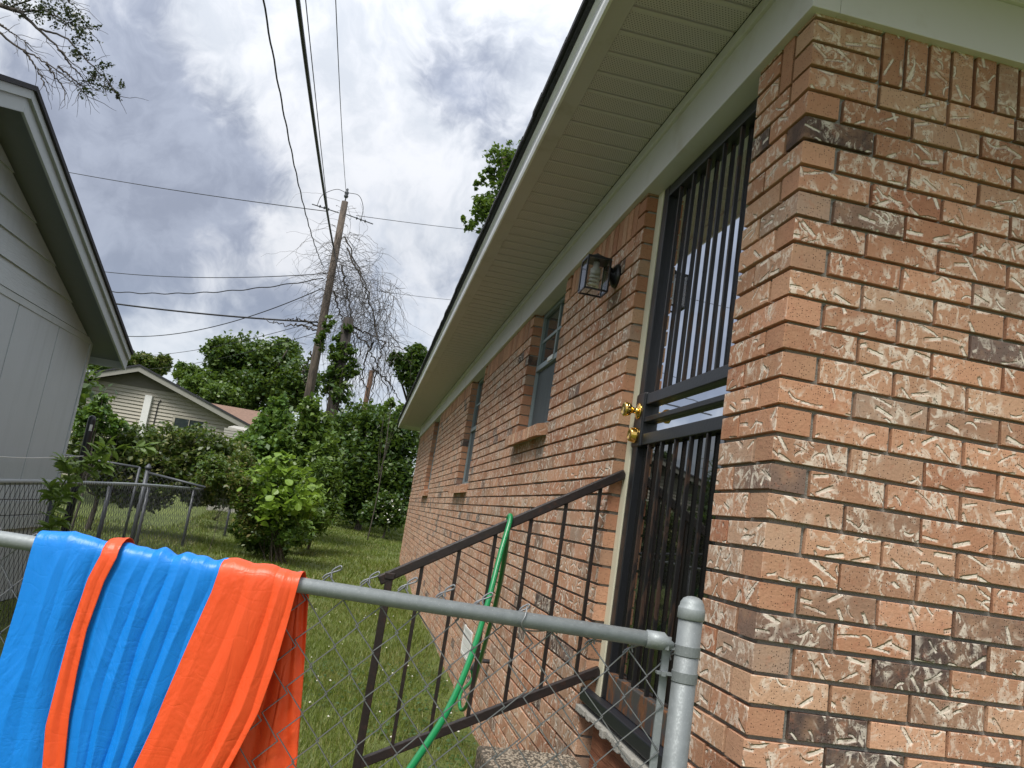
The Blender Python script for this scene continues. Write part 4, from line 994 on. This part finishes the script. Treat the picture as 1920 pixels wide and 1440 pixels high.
# ------------------------------------------------------------------ foliage
def clusters(lst):       # (px, py, rx, ry, depth) ellipses as seen -> world centres and radii
    out = []
    for px, py, rx, ry, d in lst:
        out.append((at(px, py, d), rx*d/FPX, ry*d/FPX))
    return out
def leaves(lst, n, size, mat, name, parent=None, up=.5, shell=.55, stretch=1.7, fold=.25, sub_n=14, clump=.28):
    """leaf-sized rhombi in clumps spread through ellipsoids"""
    cl = clusters(lst); vol = np.array([rx*ry for _, rx, ry in cl]); vol /= vol.sum(); Pp = []
    for (c_, rx, ry), w in zip(cl, vol):
        k = max(8, int(n*w)); nk = max(4, int(k/sub_n))
        dd = rng.normal(size=(nk, 3)); dd /= np.linalg.norm(dd, axis=1)[:, None]; rr_ = shell + (1-shell)*rng.random(nk)**.6
        rr_ = np.where(rng.random(nk) < .25, rng.random(nk), rr_)
        cc = c_ + dd*rr_[:, None]*np.array((rx, rx*.85, ry))
        idx = rng.integers(0, nk, k); Pp.append(cc[idx] + rng.normal(0, 1, (k, 3))*clump*min(rx, ry)*.55)
    Pp = np.vstack(Pp); return leaf_mesh(Pp, size, mat, name, parent, up, stretch, fold)
def leaf_mesh(Pp, size, mat, name, parent, up=.5, stretch=1.7, fold=.25, kind='stuff'):
    k = len(Pp); nrm = rng.normal(size=(k, 3)); nrm[:, 2] = np.abs(nrm[:, 2]) + up; nrm /= np.linalg.norm(nrm, axis=1)[:, None]
    a = rng.normal(size=(k, 3)); a -= nrm*(a*nrm).sum(1)[:, None]; a /= np.linalg.norm(a, axis=1)[:, None]; b = np.cross(nrm, a)
    L = size*rng.uniform(.6, 1.25, k)[:, None]; Wd = L/stretch
    V_ = np.stack([Pp-a*L*.5, Pp+b*Wd*.5+nrm*L*fold*.3-a*L*.05, Pp+a*L*.5-nrm*L*fold*.3, Pp-b*Wd*.5+nrm*L*fold*.3-a*L*.05], 1).reshape(-1, 3)
    o = link(name, mesh_np(name, V_, np.arange(4*k).reshape(k, 4), M[mat]), parent)
    if kind: o['kind'] = kind
    return o
def tree(name, label, cat, lst, n, size, mat, trunk=None, r=.12, limbs=6, group=None, up=.4, **kw):
    o = thing(name, label, cat, group)
    leaves(lst, n, size, mat, 'crown', o, up, **kw)
    cl = clusters(lst); c0 = cl[0][0] if trunk is None else np.array(trunk); z0 = float(gz(c0[0], c0[1]))
    mb = MB(); base = np.array((c0[0], c0[1], z0-.1)); top = cl[0][0]
    mb.tube(spline([base, base*.6+top*.4+(.05, 0, 0), top], 12), np.linspace(r, r*.45, 13), 7)
    for c_, rx, ry in cl[:limbs*2]:
        for _ in range(2):
            e_ = c_ + rng.normal(0, .4, 3)*np.array((rx, rx, ry)); s_ = base*.55+top*.45
            m_ = (s_+e_)/2 + rng.normal(0, .06, 3)
            mb.tube(spline([s_, m_, e_], 8), np.linspace(r*.4, r*.08, 9), 5)
    mb.build('trunk', M['bark'], o, True)
    return o
BT = 'background trees'
tree('broadleaf_tree', 'big round dark green tree left of the utility pole', 'tree', [(470, 690, 75, 52, 34), (420, 668, 38, 32, 33), (520, 680, 45, 40, 33.5), (560, 720, 38, 45, 32), (480, 735, 90, 40, 33), (405, 655, 20, 18, 33), (535, 655, 25, 20, 34)], 24000, .20, 'leaf_dark', r=.3, group=BT)
tree('broadleaf_tree', 'mid green tree top above the right roof slope of the beige house', 'tree', [(355, 705, 32, 20, 33), (385, 725, 42, 26, 32), (420, 745, 40, 25, 31), (340, 690, 14, 10, 33)], 9000, .18, 'leaf_mid', r=.2, group=BT)
tree('broadleaf_tree', 'hazy grey-green tree peeking over the beige house ridge', 'tree', [(270, 680, 40, 16, 46), (245, 676, 25, 12, 46), (300, 685, 16, 18, 46), (312, 680, 10, 16, 46)], 6000, .22, 'leaf_hedge', r=.2, group=BT)
tree('broadleaf_tree', 'small dark tree between the grey shed eave and the beige house ridge', 'tree', [(185, 680, 22, 16, 44), (200, 690, 18, 10, 44), (172, 672, 12, 12, 44)], 4000, .20, 'leaf_dark', r=.2, group=BT)
tree('broadleaf_tree', 'tall tree rising behind the white eave of the brick house', 'tree', [(945, 295, 34, 26, 28), (950, 340, 30, 30, 28), (915, 330, 18, 22, 28), (905, 385, 24, 22, 28), (885, 425, 18, 14, 28), (930, 400, 40, 40, 28), (990, 330, 50, 60, 29), (895, 345, 10, 10, 28), (875, 410, 12, 8, 28)], 6500, .17, 'leaf_mid', trunk=(4.5, 27, 0), limbs=0, r=.25, group=BT, shell=.3, clump=.24)
tree('broadleaf_tree', 'dark tree crown low against the far end of the white eave', 'tree', [(770, 690, 28, 30, 26), (745, 675, 20, 14, 26), (785, 665, 22, 18, 26), (790, 720, 30, 30, 26)], 5500, .15, 'leaf_dark', trunk=(1.5, 26, 0), limbs=1, r=.2, group=BT)
for q, (x_, y_, rr_, zz_) in enumerate(((-8.5, 16.5, 1.7, 2.9), (-11.5, 20, 2.4, 3.4), (-15, 22, 2.6, 3.6))):
    p_ = np.array((x_, y_, zz_)); dz = (p_-C)@F; pp = project(p_)
    tree('broadleaf_tree', ['nearest', 'middle', 'farthest'][q]+' of the leafy trees behind the grey shed, mirrored in the door glass', 'tree', [(pp[0], pp[1], rr_*FPX/dz, rr_*.8*FPX/dz, dz), (pp[0]-60, pp[1]+30, rr_*.8*FPX/dz, rr_*.7*FPX/dz, dz+.5), (pp[0]+20, pp[1]+70, rr_*.9*FPX/dz, rr_*.7*FPX/dz, dz)], 4500, .20, 'leaf_dark', trunk=(x_, y_, 0), r=.15, group=BT)
# dark shrub mass at the end of the lawn
tree('large_shrub', 'large dark green shrub closing the lawn behind the brick wall end', 'shrub', [(690, 880, 70, 75, 21), (740, 830, 45, 60, 21), (650, 830, 50, 55, 21.5), (700, 800, 60, 40, 22), (740, 920, 40, 60, 20.5), (660, 930, 45, 45, 21), (690, 795, 25, 25, 21)], 27000, .135, 'leaf_dark', r=.1, up=.5)
tree('flowering_shrub', 'low dark shrub dotted with tiny white blooms beside the far wall base', 'shrub', [(725, 955, 26, 30, 19.5), (740, 970, 20, 20, 19.5), (700, 965, 25, 22, 19.5)], 2600, .12, 'leaf_dark', r=.03)
sh = bpy.data.objects['flowering_shrub']; Pf = np.array([at(rng.normal(727, 13), rng.normal(958, 14), 18.9) for _ in range(40)]); leaf_mesh(Pf, .05, 'flower', 'blossoms', sh, 1., 1.1)
# tall light saplings behind the fence end
tree('sapling', 'tall broad-leaved green sapling in front of the utility pole foot', 'sapling', [(590, 800, 34, 40, 17), (560, 830, 40, 50, 17), (610, 870, 30, 60, 16.5), (580, 760, 20, 22, 17), (575, 900, 40, 50, 16.5), (620, 920, 25, 40, 16.5)], 6500, .14, 'leaf_mid', r=.03, group='saplings at the fence end', shell=.3)
tree('sapling', 'bushy light green sapling between the beige house and the utility pole', 'sapling', [(515, 790, 36, 38, 17.5), (500, 830, 45, 40, 17.5), (520, 755, 18, 18, 17.5), (480, 850, 40, 35, 17), (540, 850, 40, 40, 17), (465, 870, 30, 35, 17), (450, 835, 22, 22, 17), (490, 890, 50, 40, 17)], 7000, .14, 'leaf_light', r=.03, group='saplings at the fence end', shell=.3)
tree('feathery_shrub', 'feathery grey-green shrub leaning over the lawn edge', 'shrub', [(600, 905, 30, 45, 15), (615, 950, 25, 35, 15), (580, 970, 45, 35, 14.5), (560, 1000, 35, 25, 14), (625, 890, 15, 25, 15)], 5200, .12, 'leaf_mid', r=.03, stretch=3.2, shell=.3)
tree('low_shrub', 'low fern-like green shrub at the foot of the boundary fence end', 'shrub', [(480, 1005, 35, 28, 13), (510, 1020, 35, 22, 13), (455, 985, 20, 25, 13)], 2600, .11, 'leaf_mid', r=.02, stretch=2.8, shell=.3)
tree('bramble', 'reddish-tinged bramble over the far end of the boundary fence', 'shrub', [(420, 890, 40, 30, 12.4), (400, 870, 30, 22, 12.4), (450, 910, 25, 30, 12.2), (380, 900, 25, 18, 12.2), (455, 865, 25, 25, 12.8), (462, 940, 22, 40, 12.2), (470, 985, 25, 35, 12.2), (470, 900, 30, 30, 12.8), (440, 895, 25, 18, 12.6)], 7000, .075, 'leaf_brown', r=.006, stretch=2.2, shell=.25)
tree('climbing_ivy', 'dark ivy clothing the stub pole and the gap beside it', 'ivy', [(640, 690, 20, 45, 22.3), (622, 700, 20, 50, 22.3), (632, 650, 16, 35, 22.3), (655, 665, 12, 30, 22.2), (660, 690, 14, 22, 22.2), (640, 740, 26, 30, 22.2), (600, 640, 14, 25, 22.4), (618, 610, 12, 22, 22.4), (650, 612, 10, 14, 22.3)], 2600, .15, 'leaf_dark', r=.03, shell=.2)
hg = tree('hedge', 'dense overgrown hedge in front of the beige house', 'hedge', [(200, 835, 50, 32, 13), (260, 828, 50, 30, 13), (320, 830, 50, 32, 13), (375, 835, 45, 32, 13), (180, 870, 50, 40, 13), (240, 870, 55, 42, 13), (300, 872, 55, 42, 13), (360, 872, 50, 40, 13), (410, 860, 35, 40, 13.2), (150, 840, 25, 40, 13), (220, 905, 60, 30, 13), (320, 905, 60, 30, 13), (420, 880, 35, 45, 13.4), (450, 905, 35, 45, 13.4), (260, 930, 60, 25, 13.2), (370, 925, 50, 25, 13.2), (440, 850, 25, 25, 13.6), (415, 925, 40, 22, 16), (445, 915, 25, 30, 16), (385, 915, 30, 22, 16)], 28000, .085, 'leaf_hedge', r=.05, shell=.5)
tree('sapling', 'pale green sapling poking from the hedge by the shed corner', 'sapling', [(185, 775, 28, 26, 12.6), (165, 795, 25, 30, 12.6), (215, 800, 22, 20, 12.6), (195, 750, 14, 12, 12.6)], 1300, .11, 'leaf_light', r=.02, shell=.25)
tree('sapling', 'thin leafy sapling tip above the shrubs near the far eave', 'sapling', [(735, 755, 14, 12, 19), (748, 765, 12, 10, 19), (722, 762, 10, 12, 19)], 260, .15, 'leaf_mid', r=.015, shell=.1, group='saplings at the fence end')
# lime bush: every leaf an object of its own
lime = thing('lime_bush', 'bright lime-green broad-leaved bush at the boundary fence end', 'shrub')
def leaf_shape(name, L, W, mat):
    s = [0, .18, .45, .75, 1.]; w = [.0, .42, .5, .30, 0]; vs = [(0, 0, 0)]
    for t_, k_ in list(zip(s, w))[1:-1]: vs += [(L*t_, -W*k_, .10*L*k_), (L*t_, 0, -.02*L), (L*t_, W*k_, .10*L*k_)]
    vs.append((L, 0, -.12*L)); fs = [(0, 1, 2), (0, 2, 3), (1, 4, 5, 2), (2, 5, 6, 3), (4, 7, 8, 5), (5, 8, 9, 6), (7, 10, 8), (8, 10, 9)]
    return MB().add(vs, fs).mesh(name, M[mat])
def scatter_leaf(me, p, parent, up=.7, sc=1., d=None):
    o = link('leaf', me, parent); n = Vector(rng.normal(size=3)); n.z = abs(n.z)+up; n.normalize()
    a = Vector(d if d is not None else rng.normal(size=3)); a = (a - n*a.dot(n)).normalized(); b = n.cross(a)
    k = sc*rng.uniform(.7, 1.2); o.matrix_world = Matrix([[a[i]*k, b[i]*k, n[i]*k, p[i]] for i in range(3)] + [[0, 0, 0, 1]])
    return o
lm = leaf_shape('leaf', .13, .115, 'leaf_lime')
lcl = clusters([(525, 880, 26, 22, 12.4), (500, 905, 40, 30, 12.4), (550, 910, 34, 32, 12.2), (520, 935, 45, 25, 12.2), (560, 940, 25, 25, 12), (485, 945, 30, 20, 12.3), (505, 960, 30, 20, 12.1), (530, 860, 12, 10, 12.4)])
mb = MB(); lb = np.array((at(520, 1000, 12.5)[0], at(520, 1000, 12.5)[1], .12))
for i in range(250):
    c_, rx, ry = lcl[i % len(lcl)]; p = c_ + rng.normal(0, .55, 3)*np.array((rx, rx*.8, ry)); scatter_leaf(lm, p, lime, .8)
    if i % 16 == 0: mb.tube(spline([lb+rng.normal(0, .12, 3)*(1, 1, .1), (lb+p)/2+rng.normal(0, .1, 3), p], 8), np.linspace(.008, .003, 9), 4)
mb.build('stems', M['bark'], lime, kind='stuff')
leaves([(520, 930, 45, 45, 12.6), (500, 960, 45, 35, 12.6), (545, 960, 35, 30, 12.5), (500, 990, 45, 30, 12.5), (540, 1000, 40, 25, 12.4), (470, 930, 30, 40, 12.6)], 3200, .09, 'leaf_light', 'inner_leaves', lime)
leaves([(520, 885, 40, 28, 12.5), (490, 915, 45, 35, 12.5), (560, 920, 45, 35, 12.4), (530, 960, 50, 35, 12.4), (590, 950, 25, 30, 12.6)], 1500, .10, 'leaf_lime', 'outer_leaves', lime, shell=.6)
# leafy sprout through the boundary fence
sp_ = thing('leafy_sprout', 'pointed-leaved green sprout growing through the boundary fence rail', 'plant')
sl_ = leaf_shape('leaf', .082, .036, 'leaf_sprout'); mb = MB(); nleaf = 0
for pts, d0 in ([(88, 1010), (98, 960), (112, 920), (130, 890), (150, 872), (175, 855)], 4.75), ([(112, 920), (135, 900), (160, 882), (195, 880)], 4.7), ([(98, 965), (110, 940), (125, 930), (150, 925)], 4.7), ([(130, 890), (125, 875), (118, 862)], 4.7), ([(150, 872), (185, 850), (205, 828)], 4.75), ([(175, 855), (215, 842), (255, 838), (280, 836)], 4.8), ([(90, 1000), (100, 985), (118, 975)], 4.7), ([(105, 940), (98, 925), (92, 912)], 4.75), ([(165, 862), (180, 865), (196, 872)], 4.7):
    q = spline([at(x, y, d0) for x, y in pts], 24); mb.tube(q, np.linspace(.007, .0025, len(q)), 5)
    for i in range(2, len(q), 2):
        tdir = q[min(i+1, len(q)-1)]-q[i-1]
        for sg in (-1, 1):
            if rng.random() < .88:
                sd_ = np.cross(tdir, F); sd_ /= np.linalg.norm(sd_)+1e-9; dd = tdir/np.linalg.norm(tdir)*.7 + sd_*sg*.8 + rng.normal(0, .25, 3)
                scatter_leaf(sl_, q[i], sp_, .6, d=dd); nleaf += 1
mb.build('stem', M['leaf_sprout'], sp_, True)
# overhanging oak at the top left: its trunk stands behind the shed
oak = thing('overhanging_oak', 'oak whose leafy branch hangs in from above over the shed roof', 'tree')
tb = np.array((-9.5, 7.6, 0)); mb = MB(); fork = np.array((-8.4, 7.2, 5.6))
mb.tube(spline([tb, (-9.3, 7.5, 2.5), fork, (-9.5, 7.4, 8.5)], 24), np.linspace(.28, .14, 25), 10)
br = [[fork, at(-260, -80, 8.3), at(0, 10, 8), at(35, 22, 8), at(70, 52, 8), at(110, 92, 8), at(150, 130, 7.9)], [at(0, 62, 8), at(45, 95, 8), at(85, 117, 8), at(130, 150, 8), at(172, 185, 8)], [at(-120, 40, 8.2), at(0, 62, 8)], [at(35, 22, 8), at(80, 20, 8), at(125, 42, 8), at(170, 55, 7.9)],
      [at(70, 52, 8), at(120, 70, 8), at(160, 110, 7.9), at(200, 150, 7.9), at(228, 190, 7.9)], [at(45, 95, 8), at(70, 130, 8), at(92, 178, 8)], [at(85, 117, 8), at(105, 145, 8), at(125, 175, 8)], [at(15, 16, 8), at(60, 0, 8), at(110, -10, 8), at(150, 20, 8)], [at(110, 92, 8), at(140, 130, 8), at(180, 170, 8)], [at(0, 45, 8), at(20, 60, 8), at(52, 80, 8)], [at(110, 125, 8), at(140, 150, 8), at(160, 168, 8)]]
for i, b in enumerate(br):
    q = spline(b, 24); r_ = .035 if i == 0 else .012; q = q + rng.normal(0, .006, q.shape); mb.tube(q, np.linspace(r_, .003, len(q)), 5)
    for _ in range(9):
        j = rng.integers(len(q)//3, len(q)); d = q[min(j+1, len(q)-1)]-q[j-1]; P = vine(q[j], d/np.linalg.norm(d)+rng.normal(0, .6, 3), 5, .06, .003, .05, .25); mb.tube(P, np.linspace(.004, .0015, len(P)), 3)
mb.build('trunk', M['twig'], oak, True)
leaves([(90, 15, 55, 28, 8), (140, 40, 35, 25, 8), (160, 70, 30, 20, 7.9), (60, 25, 40, 18, 8), (150, 105, 26, 20, 7.9), (175, 135, 26, 20, 7.9), (205, 160, 22, 22, 7.9), (165, 175, 20, 14, 7.9), (190, 120, 18, 14, 7.9), (225, 185, 10, 12, 7.9), (30, 15, 30, 12, 8), (178, 50, 14, 10, 8), (-150, -60, 90, 70, 8.2)], 3600, .036, 'leaf_oak', 'crown', oak, .3, shell=.15, clump=.36, sub_n=9)

# ------------------------------------------------------------------ lawn
def blades(n, xr, yr, hmin, hmax, w, name, skip=None, pw=1.):
    y = yr[0] + (yr[1]-yr[0])*rng.random(n)**pw; x = rng.uniform(*xr, n)
    k = np.ones(n, bool)
    k &= ~((x > -.01) & (y > -.01) & (y < WALL_END+.02)) & ~((x > -.97) & (x < .1) & (y > .24) & (y < 1.25))
    if skip is not None: k &= skip(x, y)
    bare = np.sin(x*3.3+y*1.1)*np.sin(y*2.7-x*.9+.6) + .5*np.sin(x*9.1)*np.sin(y*7.3); k &= rng.random(n) < np.clip(1.05-.75*np.clip(bare-.35, 0, 1)*1.6, .15, 1); k &= ~((x > -.10-.05*np.sin(y*4)) & (x < 0) & (y < WALL_END) & (rng.random(n) < .7))
    x, y = x[k], y[k]; n = len(x); z = gz(x, y) - .005
    dist = np.sqrt((x-C[0])**2+(y-C[1])**2); patch = .65+.6*(np.sin(x*1.7+1)*np.sin(y*1.1+.4)*.5+.5)
    hgt = rng.uniform(hmin, hmax, n)*patch; wd = w*(1+dist*.16)*rng.uniform(.7, 1.3, n); a = rng.uniform(0, 2*math.pi, n); ln = rng.uniform(.2, .9, n)*hgt; b = a+rng.normal(0, .8, n)+1.57
    V_ = np.zeros((n, 3, 3)); V_[:, 0] = np.stack([x-np.cos(a)*wd, y-np.sin(a)*wd, z], 1); V_[:, 1] = np.stack([x+np.cos(a)*wd, y+np.sin(a)*wd, z], 1); V_[:, 2] = np.stack([x+np.cos(b)*ln, y+np.sin(b)*ln, z+hgt], 1)
    o = link(name, mesh_np(name, V_.reshape(-1, 3), np.arange(3*n).reshape(n, 3), M['grass'])); return o
g1 = blades(150000, (-2.9, .3), (-.6, 9), .025, .07, .0016, 'lawn_grass', pw=1.25); tag(g1, 'short green grass of the near side yard between fence and brick wall', 'grass', kind='stuff')
g2 = blades(110000, (-4.4, 3), (9, 26), .03, .08, .0026, 'lawn_grass', pw=1.1); tag(g2, 'far lawn grass beyond the brick wall end', 'grass', kind='stuff')
g3 = blades(70000, (-9.5, -3.0), (1.5, 14), .03, .09, .0022, 'lawn_grass', skip=lambda x, y: (x < -3.0-.07*np.clip(y-2, 0, 7)) & ~((x < SX) & (y < SY1))); tag(g3, 'neighbouring lawn grass seen through the boundary fence', 'grass', kind='stuff')
n = 9000; y = -.3+5.5*rng.random(n)**1.3; x = rng.uniform(-2.7, -.05, n); k = (np.sin(x*2.3+2)+np.sin(y*1.9) > -.1) & ~((x > -.98) & (y > .2) & (y < 1.26)); x, y = x[k], y[k]
P = np.stack([x, y, gz(x, y)+rng.uniform(.015, .045, len(x))], 1); o = leaf_mesh(P, .022, 'clover', 'clover_patch', None, 2., 1.05, .1); tag(o, 'round-leaved clover patches in the near lawn', 'clover', kind='stuff')
mb = MB()
for _ in range(170):
    x_, y_ = rng.uniform(-2.7, -.06), -.2+9*rng.random()**1.6
    if x_ > -.98 and .2 < y_ < 1.26: continue
    z_ = float(gz(x_, y_))+rng.uniform(.03, .06); s_ = rng.uniform(.005, .009)
    mb.add([(x_+s_, y_, z_), (x_, y_+s_, z_), (x_-s_, y_, z_), (x_, y_-s_, z_), (x_, y_, z_+s_), (x_, y_, z_-s_)], [(0, 1, 4), (1, 2, 4), (2, 3, 4), (3, 0, 4), (1, 0, 5), (2, 1, 5), (3, 2, 5), (0, 3, 5)])
o = mb.build('clover_flowers', M['flower'], kind='stuff'); tag(o, 'tiny white clover flower heads dotting the near lawn', 'clover flowers', kind='stuff')
